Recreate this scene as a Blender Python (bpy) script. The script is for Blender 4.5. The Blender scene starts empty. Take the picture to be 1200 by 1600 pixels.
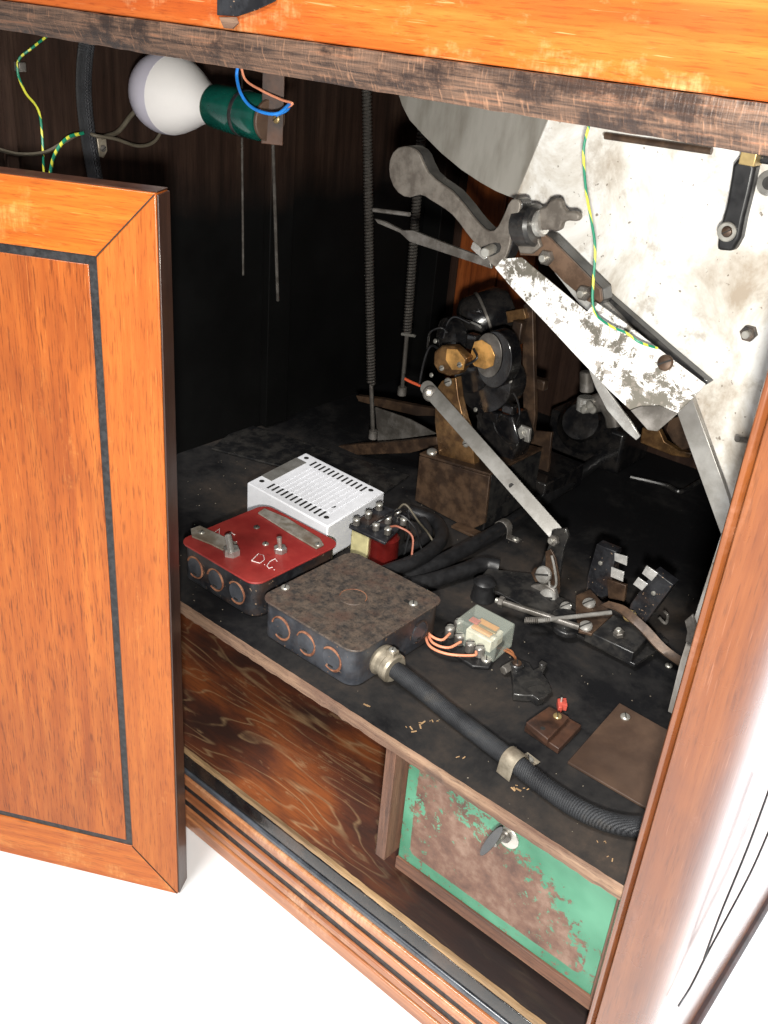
import bpy, bmesh, math, random
from mathutils import Vector, Matrix
random.seed(7)
R = math.radians
scene = bpy.context.scene
# ------------------------------------------------------------------ camera
FPX = 1518.989
AX = Vector((0.75404, 0.36094, -0.54878)).normalized()   # world X seen in (right, down, forward)
AY = Vector((0.65217, -0.31233, 0.69072))
AZ = Vector((0.07783, -0.87878, -0.47100)).normalized()
AY = AZ.cross(AX).normalized(); AZ = AX.cross(AY).normalized()
CAM = Vector((0.0, -0.462, 0.5))
right = Vector((AX[0], AY[0], AZ[0])); down = Vector((AX[1], AY[1], AZ[1])); fwd = Vector((AX[2], AY[2], AZ[2]))
cd = bpy.data.cameras.new('camera'); cam = bpy.data.objects.new('camera', cd); scene.collection.objects.link(cam)
cam.matrix_world = Matrix(((right.x, -down.x, -fwd.x, CAM.x), (right.y, -down.y, -fwd.y, CAM.y),
                           (right.z, -down.z, -fwd.z, CAM.z), (0, 0, 0, 1)))
cd.sensor_fit = 'VERTICAL'; cd.sensor_height = 24; cd.lens = 24*FPX/1600; cd.clip_start = 0.01; cd.clip_end = 100
scene.camera = cam
# ------------------------------------------------------------------ light
world = bpy.data.worlds.new('World'); scene.world = world; world.use_nodes = True
bg = world.node_tree.nodes['Background']; bg.inputs[0].default_value = (0.93, 0.96, 1.0, 1); bg.inputs[1].default_value = 0.15
def area(name, loc, target, size, power, col=(1, 1, 1), sy=None):
    l = bpy.data.lights.new(name, 'AREA'); l.energy = power; l.color = col; l.size = size
    if sy: l.shape = 'RECTANGLE'; l.size_y = sy
    o = bpy.data.objects.new(name, l); scene.collection.objects.link(o); o.location = loc
    o.rotation_euler = (Vector(target)-Vector(loc)).to_track_quat('-Z', 'Y').to_euler(); return o
area('phone_lamp', (0.03, -0.49, 0.452), (-0.42, 0.2, 0.15), 0.03, 8.5, (1.0, 0.97, 0.90))
area('ceiling_softbox', (-0.35, -0.95, 1.7), (-0.45, 0.0, -0.2), 0.45, 30, (1.0, 0.98, 0.95))
area('side_softbox', (1.1, 1.3, 0.45), (-0.1, 0.2, -0.1), 1.6, 95, (0.9, 0.96, 1.0))  # added lamp, out of view: whitens the reflection in the glossy right side
scene.view_settings.view_transform = 'Standard'; scene.view_settings.look = 'None'
scene.view_settings.exposure = 0.40; scene.view_settings.gamma = 1; scene.view_settings.use_curve_mapping = False
scene.render.engine = 'CYCLES'

# ------------------------------------------------------------------ pixel -> point on a known plane
def ray(px, py):
    a, b = (px-600)/FPX, (py-800)/FPX
    return right*a + down*b + fwd
def on(px, py, ax, val):
    d = ray(px, py); return CAM + d*((val-CAM[ax])/d[ax])
def onX(px, py, v): return on(px, py, 0, v)
def onY(px, py, v): return on(px, py, 1, v)
def onZ(px, py, v=0.0): return on(px, py, 2, v)
def onP(px, py, P, N):
    d = ray(px, py); return CAM + d*((P-CAM).dot(N)/d.dot(N))

# ------------------------------------------------------------------ materials
MATS = {}
class NT:
    def __init__(s, name):
        s.m = bpy.data.materials.new(name); s.m.use_nodes = True; s.t = s.m.node_tree; s.n = s.t.nodes; s.l = s.t.links
        s.b = s.n['Principled BSDF']; s.tc = s.n.new('ShaderNodeTexCoord')
        MATS[name] = s.m
    def link(s, a, b): s.l.new(a, b)
    def mapping(s, scale=(1, 1, 1), rot=(0, 0, 0), src='Object', loc=(0, 0, 0)):
        m = s.n.new('ShaderNodeMapping'); m.inputs['Scale'].default_value = scale; m.inputs['Rotation'].default_value = rot; m.inputs['Location'].default_value = loc
        s.link(s.tc.outputs[src], m.inputs[0]); return m.outputs[0]
    def noise(s, vec, scale, detail=4, rough=0.55, dist=0.0):
        n = s.n.new('ShaderNodeTexNoise'); n.inputs['Scale'].default_value = scale; n.inputs['Detail'].default_value = detail
        n.inputs['Roughness'].default_value = rough; n.inputs['Distortion'].default_value = dist
        s.link(vec, n.inputs['Vector']); return n.outputs[0]
    def ramp(s, fac, stops):
        r = s.n.new('ShaderNodeValToRGB'); e = r.color_ramp.elements
        while len(e) < len(stops): e.new(0.5)
        for i, (p, c) in enumerate(stops):
            e[i].position = p
            if not hasattr(c, '__len__'): c = (c, c, c)
            e[i].color = (*c[:3], 1)
        s.link(fac, r.inputs[0]); return r.outputs[0]
    def mix(s, fac, a, b, mode='MIX'):
        m = s.n.new('ShaderNodeMix'); m.data_type = 'RGBA'; m.blend_type = mode; m.clamp_factor = True
        if hasattr(fac, 'links'): s.link(fac, m.inputs[0])
        else: m.inputs[0].default_value = fac
        for v, i in ((a, 6), (b, 7)):
            if hasattr(v, 'links'): s.link(v, m.inputs[i])
            else: m.inputs[i].default_value = (*v[:3], 1)
        return m.outputs[2]
    def math(s, op, a, b=0.0, c=None):
        m = s.n.new('ShaderNodeMath'); m.operation = op
        for i, v in enumerate((a, b) if c is None else (a, b, c)):
            if hasattr(v, 'links'): s.link(v, m.inputs[i])
            else: m.inputs[i].default_value = v
        return m.outputs[0]
    def bump(s, h, strength=0.3, dist=0.001):
        b = s.n.new('ShaderNodeBump'); b.inputs['Strength'].default_value = strength; b.inputs['Distance'].default_value = dist
        s.link(h, b.inputs['Height']); s.link(b.outputs[0], s.b.inputs['Normal'])
    def out(s, color=None, rough=None, metal=None, coat=0.0, coat_rough=0.1, spec=None):
        for v, k in ((color, 'Base Color'), (rough, 'Roughness'), (metal, 'Metallic')):
            if v is None: continue
            if hasattr(v, 'links'): s.link(v, s.b.inputs[k])
            else: s.b.inputs[k].default_value = (*v[:3], 1) if k == 'Base Color' else v
        s.b.inputs['Coat Weight'].default_value = coat; s.b.inputs['Coat Roughness'].default_value = coat_rough
        if spec is not None: s.b.inputs['Specular IOR Level'].default_value = spec
        return s.m

def sc3(axis, along, across):
    return tuple(along if i == axis else across for i in range(3))
def wood(name, dark, mid, light, axis, rough=0.4, coat=0.3, contrast=1.0, pores=0.5, blotch=0.35, loc=(0, 0, 0), blotchcol=None, pale=None, pale_t=0.6, spec=None):
    s = NT(name)
    v = s.mapping(sc3(axis, 2.6, 62), loc=loc); g = s.noise(v, 1.6, 6, 0.66, 0.12)
    base = s.ramp(g, [(0.5-0.2/contrast, dark), (0.5, mid), (0.5+0.2/contrast, light)])
    p = s.noise(s.mapping(sc3(axis, 55, 820), loc=loc), 1.0, 3, 0.6); pm = s.ramp(p, [(0.53, 0.0), (0.66, pores)])
    c = s.mix(pm, base, tuple(x*0.45 for x in dark))
    bl = s.noise(s.mapping(sc3(axis, 5, 12), loc=loc), 1.3, 4, 0.6); bm = s.ramp(bl, [(0.42, 0.0), (0.68, blotch)])
    c = s.mix(bm, c, blotchcol or dark)
    if pale:
        q = s.noise(s.mapping(sc3(axis, 9, 20), loc=(loc[0]+4, loc[1], loc[2]+2)), 1.2, 6, 0.7)
        w = s.noise(s.mapping(sc3(axis, 330, 60), loc=loc), 1.0, 3, 0.7)
        c = s.mix(s.math('MULTIPLY', s.ramp(q, [(pale_t-0.06, 0.0), (pale_t+0.08, 1.0)]), s.ramp(w, [(0.36, 0.15), (0.62, 0.85)])), c, pale)
        sc_ = s.noise(s.mapping(sc3(axis, 30, 900), loc=(3, 8, 1)), 1.0, 2, 0.5); c = s.mix(s.ramp(sc_, [(0.68, 0.0), (0.72, 0.45)]), c, pale)
    s.bump(s.math('ADD', s.math('MULTIPLY', p, -0.6), s.math('MULTIPLY', g, 0.5)), 0.25, 0.0006)
    rr = s.ramp(s.noise(s.mapping((1, 1, 1), loc=loc), 14, 5, 0.6), [(0.3, rough*0.75), (0.7, min(1, rough*1.35))])
    return s.out(c, rr, 0.0, coat, 0.12, spec)
def grunge(name, c1, c2, c3=None, scale=40, lo=0.42, hi=0.6, rough=(0.35, 0.6), metal=0.0, bump=0.2, coat=0.0, stretch=(1, 1, 1), speck=None, speck_t=0.66, dist=0.0):
    s = NT(name); v = s.mapping(stretch)
    n = s.noise(v, scale, 6, 0.65, dist); c = s.ramp(n, [(lo, c1), (hi, c2)])
    if c3:
        n3 = s.noise(s.mapping(stretch, loc=(3.1, 1.7, 5.2)), scale*0.35, 5, 0.6); c = s.mix(s.ramp(n3, [(0.5, 0.0), (0.68, 0.85)]), c, c3)
    if speck:
        ns = s.noise(s.mapping((1, 1, 1), loc=(7, 2, 1)), scale*5, 3, 0.6); c = s.mix(s.ramp(ns, [(speck_t, 0.0), (speck_t+0.03, 0.9)]), c, speck)
    s.bump(n, bump, 0.0008)
    r = s.ramp(s.noise(s.mapping(stretch, loc=(1, 9, 4)), scale*0.8, 5, 0.6), [(0.35, rough[0]), (0.65, rough[1])])
    m = metal
    return s.out(c, r, m, coat)
def plain(name, col, rough=0.5, metal=0.0, coat=0.0, n=0.12, scale=120):
    s = NT(name); v = s.noise(s.mapping(), scale, 4, 0.6)
    c = s.ramp(v, [(0.35, tuple(x*(1-n) for x in col)), (0.65, tuple(min(1, x*(1+n)) for x in col))])
    s.bump(v, 0.06, 0.0005)
    return s.out(c, s.ramp(v, [(0.3, rough*0.85), (0.7, min(1, rough*1.2))]), metal, coat)

def shade_lower(name, z):    # shade over the lower walls, put into the colour with an uneven edge
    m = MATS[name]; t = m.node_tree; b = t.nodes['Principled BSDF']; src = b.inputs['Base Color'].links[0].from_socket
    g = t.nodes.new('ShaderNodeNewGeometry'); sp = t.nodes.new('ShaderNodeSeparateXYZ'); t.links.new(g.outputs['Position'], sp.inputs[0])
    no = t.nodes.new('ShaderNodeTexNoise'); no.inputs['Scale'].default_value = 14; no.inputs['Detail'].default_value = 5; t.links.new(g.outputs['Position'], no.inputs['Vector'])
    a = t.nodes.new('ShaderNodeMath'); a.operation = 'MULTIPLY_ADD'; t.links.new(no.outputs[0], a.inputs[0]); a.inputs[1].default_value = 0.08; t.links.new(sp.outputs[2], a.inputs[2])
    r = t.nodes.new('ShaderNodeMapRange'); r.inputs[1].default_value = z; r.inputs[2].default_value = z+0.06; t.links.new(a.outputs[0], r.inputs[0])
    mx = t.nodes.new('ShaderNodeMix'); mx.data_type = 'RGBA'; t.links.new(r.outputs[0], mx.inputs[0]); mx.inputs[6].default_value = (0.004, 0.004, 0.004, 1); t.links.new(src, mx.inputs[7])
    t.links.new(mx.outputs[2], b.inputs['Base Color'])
DW = dict(rough=0.34, coat=0.14, spec=0.3)
wood('veneer_upright', (0.29, 0.066, 0.011), (0.40, 0.108, 0.018), (0.50, 0.160, 0.030), 2, contrast=0.7, pores=0.6, blotch=0.45, blotchcol=(0.22, 0.042, 0.009), pale=(0.56, 0.22, 0.055), pale_t=0.66, **DW)
wood('veneer_panel', (0.25, 0.052, 0.009), (0.37, 0.093, 0.015), (0.48, 0.145, 0.026), 2, contrast=0.75, pores=0.75, blotch=0.45, blotchcol=(0.15, 0.030, 0.008), loc=(3, 1, 2), pale=(0.52, 0.20, 0.05), pale_t=0.68, **DW)
wood('veneer_across', (0.32, 0.068, 0.008), (0.47, 0.120, 0.014), (0.60, 0.185, 0.026), 0, contrast=0.9, pores=0.5, blotch=0.4, blotchcol=(0.25, 0.046, 0.011), pale=(0.66, 0.32, 0.09), pale_t=0.60, **DW)
wood('header_wood', (0.34, 0.065, 0.011), (0.46, 0.105, 0.016), (0.58, 0.18, 0.035), 0, contrast=0.8, pores=0.5, blotch=0.5, blotchcol=(0.36, 0.055, 0.014), rough=0.35, coat=0.14, spec=0.3, loc=(1, 5, 2), pale=(0.66, 0.36, 0.16), pale_t=0.60)
wood('stile_wood', (0.10, 0.026, 0.007), (0.16, 0.046, 0.011), (0.21, 0.068, 0.018), 2, contrast=0.8, pores=0.35, blotch=0.6, rough=0.30, coat=0.8, loc=(2, 2, 2), blotchcol=(0.070, 0.020, 0.012), pale=(0.26, 0.11, 0.06), pale_t=0.66)
wood('dark_wall_wood', (0.018, 0.010, 0.008), (0.032, 0.018, 0.013), (0.050, 0.029, 0.021), 2, contrast=1.0, rough=0.55, coat=0.0, pores=0.4, spec=0.12)
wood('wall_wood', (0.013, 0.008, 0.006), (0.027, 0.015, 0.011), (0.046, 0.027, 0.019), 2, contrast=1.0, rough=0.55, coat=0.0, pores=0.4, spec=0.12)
shade_lower('wall_wood', 0.305)
wood('back_board_wood', (0.10, 0.022, 0.005), (0.26, 0.065, 0.014), (0.36, 0.10, 0.024), 2, contrast=0.9, rough=0.4, coat=0.2)
wood('edge_wood', (0.10, 0.058, 0.038), (0.23, 0.14, 0.088), (0.38, 0.25, 0.16), 0, contrast=1.3, rough=0.7, coat=0.0, pores=0.6, blotch=0.7, blotchcol=(0.09, 0.042, 0.03))
wood('frame_wood', (0.06, 0.028, 0.018), (0.14, 0.066, 0.04), (0.22, 0.115, 0.07), 2, contrast=1.2, rough=0.65, coat=0.0, pores=0.5)
wood('frame_wood_across', (0.06, 0.028, 0.018), (0.15, 0.068, 0.04), (0.23, 0.12, 0.07), 0, contrast=1.2, rough=0.65, coat=0.0, pores=0.5)
wood('bead_wood', (0.16, 0.10, 0.05), (0.38, 0.24, 0.12), (0.58, 0.38, 0.20), 0, contrast=1.2, rough=0.6, coat=0.0, pores=0.4, blotch=0.6, blotchcol=(0.10, 0.06, 0.035))
wood('reed_wood', (0.26, 0.085, 0.030), (0.42, 0.155, 0.058), (0.54, 0.24, 0.105), 0, contrast=1.1, rough=0.35, coat=0.6, blotch=0.3, pores=0.3, pale=(0.72, 0.42, 0.24), pale_t=0.56)
wood('door_edge_wood', (0.022, 0.010, 0.007), (0.045, 0.020, 0.013), (0.075, 0.034, 0.020), 2, contrast=1.0, rough=0.4, coat=0.2, pores=0.4)
def plywood():
    s = NT('plywood')
    v = s.mapping((3.2, 14.0, 5.0), rot=(0, 0, 0.10), loc=(0.6, 0.3, 0)); n = s.noise(v, 1.05, 3.0, 0.42, 0.35)
    k = s.math('FRACT', s.math('MULTIPLY', n, 17.0))
    n2 = s.noise(s.mapping((9, 26, 8)), 1.5, 5, 0.65); n3 = s.noise(s.mapping((14, 50, 8), loc=(5, 2, 0)), 1.5, 6, 0.7)
    line = s.ramp(k, [(0.0, 0.0), (0.70, 0.0), (0.84, 0.55), (0.95, 0.0)])
    line = s.math('MULTIPLY', line, s.ramp(n2, [(0.36, 0.12), (0.58, 1.0)]))
    wide = s.math('MULTIPLY', s.ramp(k, [(0.25, 0.0), (0.55, 0.55), (0.9, 0.0)]), s.ramp(n3, [(0.56, 0.0), (0.62, 0.8)]))
    base = s.ramp(s.noise(s.mapping((3, 7, 4), loc=(2, 0, 0)), 2.2, 5), [(0.38, (0.045, 0.020, 0.015)), (0.50, (0.11, 0.034, 0.017)), (0.62, (0.24, 0.068, 0.020))])
    c = s.mix(s.math('MAXIMUM', line, wide), base, (0.42, 0.28, 0.15))
    f = s.noise(s.mapping((26, 420, 20)), 1, 4, 0.6); c = s.mix(s.ramp(f, [(0.48, 0.0), (0.70, 0.5)]), c, (0.03, 0.014, 0.010))
    sep = s.n.new('ShaderNodeSeparateXYZ'); s.link(s.tc.outputs['Object'], sep.inputs[0])      # the drawer's shade is mixed into the board colour at its end
    e = s.math('ADD', sep.outputs[0], s.math('MULTIPLY', n2, 0.05)); m = s.n.new('ShaderNodeMapRange'); s.link(e, m.inputs[0]); m.inputs[1].default_value = 0.09; m.inputs[2].default_value = 0.20
    c = s.mix(s.math('MULTIPLY', m.outputs[0], 0.93), c, (0.016, 0.013, 0.013))
    s.bump(f, 0.2, 0.0005); return s.out(c, 0.5, 0.0, 0.08, 0.3)
plywood()
def header_edge():   # worn, bruised lower strip of the header: dark varnish, brown wood, slanting pale saw marks
    s = NT('worn_edge_wood')
    n = s.noise(s.mapping((7, 110, 150)), 3.0, 6, 0.65, 0.2)
    c = s.ramp(n, [(0.36, (0.030, 0.018, 0.014)), (0.47, (0.085, 0.050, 0.034)), (0.58, (0.15, 0.085, 0.055)), (0.72, (0.27, 0.12, 0.065))])
    w = s.n.new('ShaderNodeTexNoise'); w.inputs['Scale'].default_value = 1; w.inputs['Detail'].default_value = 4
    s.link(s.mapping((620, 100, 90), rot=(0, 0.7, 0)), w.inputs['Vector'])
    c = s.mix(s.ramp(w.outputs[0], [(0.58, 0.0), (0.72, 0.6)]), c, (0.36, 0.19, 0.11))
    d = s.noise(s.mapping((14, 10, 26), loc=(4, 4, 4)), 1.6, 6, 0.7); c = s.mix(s.ramp(d, [(0.50, 0.0), (0.60, 0.85)]), c, (0.022, 0.014, 0.012))
    s.bump(s.math('ADD', n, w.outputs[0]), 0.7, 0.0008); return s.out(c, s.ramp(d, [(0.4, 0.62), (0.62, 0.3)]), 0.0, 0.25, 0.25)
header_edge()
def shelf_paint():
    s = NT('black_shelf_paint')
    n = s.noise(s.mapping((1, 1, 1)), 9, 8, 0.7, 0.2)
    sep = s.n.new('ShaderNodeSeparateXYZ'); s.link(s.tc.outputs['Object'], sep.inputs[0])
    near = s.math('MULTIPLY', s.math('SUBTRACT', 0.16, sep.outputs[1]), 2.4)  # worn brown only near the front; shade behind it put into the colour
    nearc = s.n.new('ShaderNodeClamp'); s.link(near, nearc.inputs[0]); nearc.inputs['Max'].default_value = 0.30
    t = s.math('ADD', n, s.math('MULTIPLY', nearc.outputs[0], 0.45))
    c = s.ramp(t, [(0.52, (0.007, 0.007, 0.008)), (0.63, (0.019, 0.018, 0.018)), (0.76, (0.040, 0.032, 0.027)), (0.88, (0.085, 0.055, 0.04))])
    f = s.noise(s.mapping((1, 1, 1), loc=(5, 5, 5)), 420, 2, 0.5); c = s.mix(s.ramp(f, [(0.78, 0.0), (0.82, 0.4)]), c, (0.20, 0.17, 0.14))
    s.bump(s.math('ADD', n, s.math('MULTIPLY', f, 0.2)), 0.25, 0.001)
    return s.out(c, s.ramp(n, [(0.35, 0.55), (0.65, 0.80)]), 0.0, 0.0, 0.1, 0.16)
shelf_paint()
def plate_metal():
    s = NT('stained_plate_metal')
    n = s.noise(s.mapping((1, 1, 0.7)), 16, 8, 0.68, 0.6); c = s.ramp(n, [(0.34, (0.36, 0.30, 0.235)), (0.46, (0.58, 0.55, 0.50)), (0.56, (0.75, 0.745, 0.725))])
    m = s.noise(s.mapping((1, 1, 1), loc=(3, 1, 8)), 34, 7, 0.7); c = s.mix(s.ramp(m, [(0.54, 0.0), (0.66, 0.7)]), c, (0.33, 0.28, 0.225))
    p = s.noise(s.mapping((1, 1, 1), loc=(9, 9, 9)), 190, 3, 0.5); c = s.mix(s.ramp(p, [(0.66, 0.0), (0.70, 0.85)]), c, (0.14, 0.11, 0.08))
    s.bump(n, 0.1, 0.0006); return s.out(c, s.ramp(n, [(0.3, 0.55), (0.7, 0.38)]), 0.15)
plate_metal()
grunge('shaded_wing_metal', (0.27, 0.25, 0.215), (0.42, 0.40, 0.36), (0.50, 0.48, 0.44), scale=22, rough=(0.35, 0.5), metal=0.35, bump=0.05, stretch=(1, 1, 0.3))  # same sheet as the plate; the bend's shade is put into this grey
def flaked():
    s = NT('flaked_white_metal')
    n = s.noise(s.mapping((1, 1, 1)), 48, 9, 0.78, 0.4); big = s.noise(s.mapping((1, 1, 1), loc=(2.2, 5, 1)), 11, 3)
    t = s.math('ADD', s.math('MULTIPLY', n, 0.7), s.math('MULTIPLY', big, 0.3))
    c = s.ramp(t, [(0.445, (0.12, 0.11, 0.09)), (0.462, (0.22, 0.20, 0.18)), (0.472, (0.72, 0.71, 0.69))])
    p = s.noise(s.mapping((1, 1, 1), loc=(9, 1, 9)), 170, 4, 0.65); c = s.mix(s.ramp(p, [(0.57, 0.0), (0.61, 0.8)]), c, (0.20, 0.175, 0.15))
    s.bump(t, 0.25, 0.0006); return s.out(c, 0.5, 0.1)
flaked()
def green_panel():
    s = NT('green_rusted_paint')
    sep = s.n.new('ShaderNodeSeparateXYZ'); s.link(s.tc.outputs['Generated'], sep.inputs[0]); u, v = sep.outputs[0], sep.outputs[2]
    du = s.math('MULTIPLY', s.math('MINIMUM', u, s.math('SUBTRACT', 1.0, u)), 1.65)
    dv = s.math('MINIMUM', v, s.math('SUBTRACT', 1.0, v))
    d = s.math('SMOOTH_MIN', du, dv, 0.10)
    n = s.noise(s.mapping((1, 1, 1)), 110, 9, 0.78, 0.3); nb = s.noise(s.mapping((1, 1, 1), loc=(1.4, 0, 0.3)), 20, 3, 0.5)
    tr = s.math('MULTIPLY', s.math('MULTIPLY', u, s.math('MULTIPLY', v, v)), 0.62)                       # more paint left towards the top right
    rightside = s.math('MULTIPLY', s.math('ABSOLUTE', s.math('SUBTRACT', u, 0.45)), 0.16)
    t = s.math('SUBTRACT', s.math('ADD', s.math('ADD', s.math('MULTIPLY', n, 0.95), s.math('MULTIPLY', nb, 0.20)), s.math('ADD', tr, rightside)), s.math('MULTIPLY', d, 0.25))
    mask = s.ramp(t, [(0.672, 0.0), (0.684, 1.0)])
    border = s.ramp(s.math('ADD', d, s.math('MULTIPLY', nb, 0.03)), [(0.105, 1.0), (0.110, 0.0)])
    chips = s.ramp(n, [(0.41, 0.0), (0.43, 1.0)])
    mk = s.math('MAXIMUM', s.math('MULTIPLY', border, chips), mask)
    rust = s.ramp(s.noise(s.mapping((1, 1, 1), loc=(3, 3, 3)), 40, 8, 0.7), [(0.35, (0.075, 0.035, 0.024)), (0.5, (0.14, 0.070, 0.046)), (0.65, (0.23, 0.145, 0.105))])
    green = s.ramp(nb, [(0.35, (0.035, 0.165, 0.092)), (0.65, (0.085, 0.265, 0.165))])
    s.bump(mk, 0.3, 0.0005)
    return s.out(s.mix(mk, rust, green), 0.5, 0.0)
green_panel()
grunge('black_enamel', (0.010, 0.010, 0.012), (0.026, 0.027, 0.031), (0.06, 0.036, 0.026), scale=60, rough=(0.25, 0.5), bump=0.35, speck=(0.30, 0.20, 0.13), speck_t=0.67)
grunge('dusty_enamel', (0.022, 0.024, 0.030), (0.050, 0.054, 0.064), (0.05, 0.034, 0.026), scale=50, rough=(0.3, 0.5), bump=0.35, speck=(0.25, 0.15, 0.09), speck_t=0.67)
grunge('blue_black_enamel', (0.035, 0.038, 0.045), (0.065, 0.070, 0.082), (0.03, 0.03, 0.033), scale=45, rough=(0.3, 0.5), bump=0.3, speck=(0.28, 0.15, 0.09), speck_t=0.68)
grunge('rusty_fibre', (0.050, 0.028, 0.018), (0.085, 0.050, 0.032), (0.035, 0.020, 0.014), scale=18, rough=(0.45, 0.65), bump=0.15)
grunge('rusty_lid', (0.030, 0.027, 0.026), (0.105, 0.078, 0.060), (0.085, 0.052, 0.040), scale=170, lo=0.36, hi=0.62, rough=(0.4, 0.65), bump=0.5, speck=(0.012, 0.012, 0.013), speck_t=0.60)
grunge('rust_ring', (0.14, 0.05, 0.025), (0.27, 0.12, 0.065), None, scale=120, rough=(0.6, 0.8), bump=0.4)
grunge('red_paint', (0.27, 0.026, 0.024), (0.35, 0.042, 0.035), (0.15, 0.018, 0.016), scale=30, rough=(0.3, 0.5), bump=0.08, speck=(0.10, 0.03, 0.02), speck_t=0.70)
grunge('black_metal', (0.010, 0.010, 0.011), (0.032, 0.030, 0.028), None, scale=70, rough=(0.25, 0.45), metal=0.0, bump=0.2, coat=0.2)
grunge('oily_black', (0.006, 0.006, 0.007), (0.020, 0.018, 0.017), None, scale=60, rough=(0.10, 0.28), metal=0.0, bump=0.6, coat=0.5)
grunge('brown_metal', (0.045, 0.027, 0.018), (0.11, 0.066, 0.040), (0.025, 0.016, 0.012), scale=55, rough=(0.35, 0.55), metal=0.35, bump=0.2)
grunge('strap_tin', (0.22, 0.19, 0.15), (0.40, 0.37, 0.33), (0.14, 0.10, 0.07), scale=60, rough=(0.45, 0.65), metal=0.2, bump=0.15)
grunge('rusty_bar', (0.09, 0.055, 0.036), (0.16, 0.10, 0.066), (0.06, 0.04, 0.03), scale=55, rough=(0.35, 0.55), metal=0.3, bump=0.2)
grunge('oily_brass', (0.12, 0.062, 0.026), (0.28, 0.155, 0.062), (0.03, 0.02, 0.014), scale=60, rough=(0.25, 0.5), metal=0.6, bump=0.3)
grunge('dull_steel', (0.11, 0.10, 0.088), (0.22, 0.205, 0.19), (0.07, 0.062, 0.055), scale=60, rough=(0.25, 0.45), metal=0.45, bump=0.15)
grunge('cast_steel', (0.10, 0.085, 0.072), (0.165, 0.145, 0.125), (0.21, 0.19, 0.165), scale=90, rough=(0.5, 0.65), metal=0.35, bump=0.35)
grunge('bright_steel', (0.38, 0.365, 0.34), (0.56, 0.55, 0.52), (0.22, 0.20, 0.18), scale=50, rough=(0.18, 0.36), metal=0.6, bump=0.08)
grunge('aluminium_strap', (0.24, 0.23, 0.21), (0.35, 0.34, 0.32), (0.15, 0.135, 0.12), scale=30, rough=(0.3, 0.45), metal=0.55, bump=0.08)
plain('screw_steel', (0.50, 0.485, 0.44), 0.34, 0.7)
plain('screw_brass', (0.42, 0.31, 0.14), 0.38, 0.6)
plain('slot_dark', (0.012, 0.011, 0.010), 0.7)
plain('dark_spring', (0.15, 0.138, 0.125), 0.35, 0.7)
plain('white_plastic', (0.74, 0.75, 0.79), 0.5, n=0.03)
plain('cream_metal', (0.62, 0.56, 0.30), 0.45, 0.3)
plain('socket_green', (0.004, 0.060, 0.045), 0.16, 0.0, coat=0.7, n=0.3, scale=40)
plain('milky_glass', (0.50, 0.48, 0.56), 0.22, n=0.01, coat=0.3)
plain('bulb_housing', (0.74, 0.72, 0.71), 0.4, n=0.01)
plain('blue_insulation', (0.02, 0.22, 0.72), 0.4); plain('brown_insulation', (0.30, 0.10, 0.06), 0.45)
plain('pink_insulation', (0.72, 0.28, 0.16), 0.45); plain('grey_insulation', (0.10, 0.085, 0.06), 0.6)
plain('red_insulation', (0.60, 0.10, 0.04), 0.4)
plain('copper', (0.65, 0.26, 0.12), 0.35, 0.7); plain('black_rubber', (0.012, 0.012, 0.013), 0.42, n=0.3)
plain('red_coil', (0.085, 0.007, 0.006), 0.2, 0.0, coat=0.6); plain('coil_tape', (0.55, 0.24, 0.05), 0.5)
plain('red_tag', (0.42, 0.07, 0.05), 0.4); plain('scratch_white', (0.85, 0.80, 0.78), 0.6)
plain('silver_contact', (0.80, 0.79, 0.77), 0.25, 0.6, n=0.2); plain('cream_bakelite', (0.58, 0.56, 0.44), 0.45)
grunge('brown_bakelite', (0.02, 0.011, 0.008), (0.045, 0.022, 0.015), (0.09, 0.04, 0.022), scale=60, rough=(0.35, 0.6), bump=0.2)
grunge('connector_zinc', (0.27, 0.235, 0.18), (0.42, 0.37, 0.29), (0.16, 0.125, 0.09), scale=90, rough=(0.35, 0.55), metal=0.5, bump=0.2)
grunge('bar_brown', (0.016, 0.006, 0.005), (0.035, 0.011, 0.008), None, scale=40, rough=(0.7, 0.85), bump=0.1)
grunge('gloss_black_trim', (0.006, 0.006, 0.007), (0.016, 0.015, 0.014), (0.05, 0.03, 0.02), scale=60, rough=(0.12, 0.35), bump=0.5, coat=0.4, speck=(0.5, 0.42, 0.3), speck_t=0.71)
grunge('inlay_black', (0.012, 0.012, 0.013), (0.030, 0.030, 0.032), None, scale=200, rough=(0.35, 0.55), bump=0.3)
plain('bead_black', (0.055, 0.062, 0.075), 0.3, 0.0, coat=0.4, n=0.4, scale=60)
plain('lit_brass', (0.62, 0.33, 0.10), 0.32, 0.45, n=0.5, scale=60)  # light on the brass, put into the colour of its bright patches
def striped_wire():
    s = NT('green_yellow_insulation')
    w = s.n.new('ShaderNodeTexWave'); w.inputs['Scale'].default_value = 1.0; w.inputs['Distortion'].default_value = 0.6; w.bands_direction = 'DIAGONAL'
    s.link(s.mapping((55, 55, 40)), w.inputs['Vector'])
    return s.out(s.ramp(w.outputs[0], [(0.60, (0.01, 0.20, 0.11)), (0.68, (0.62, 0.62, 0.06))]), 0.35, 0)
striped_wire()
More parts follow.
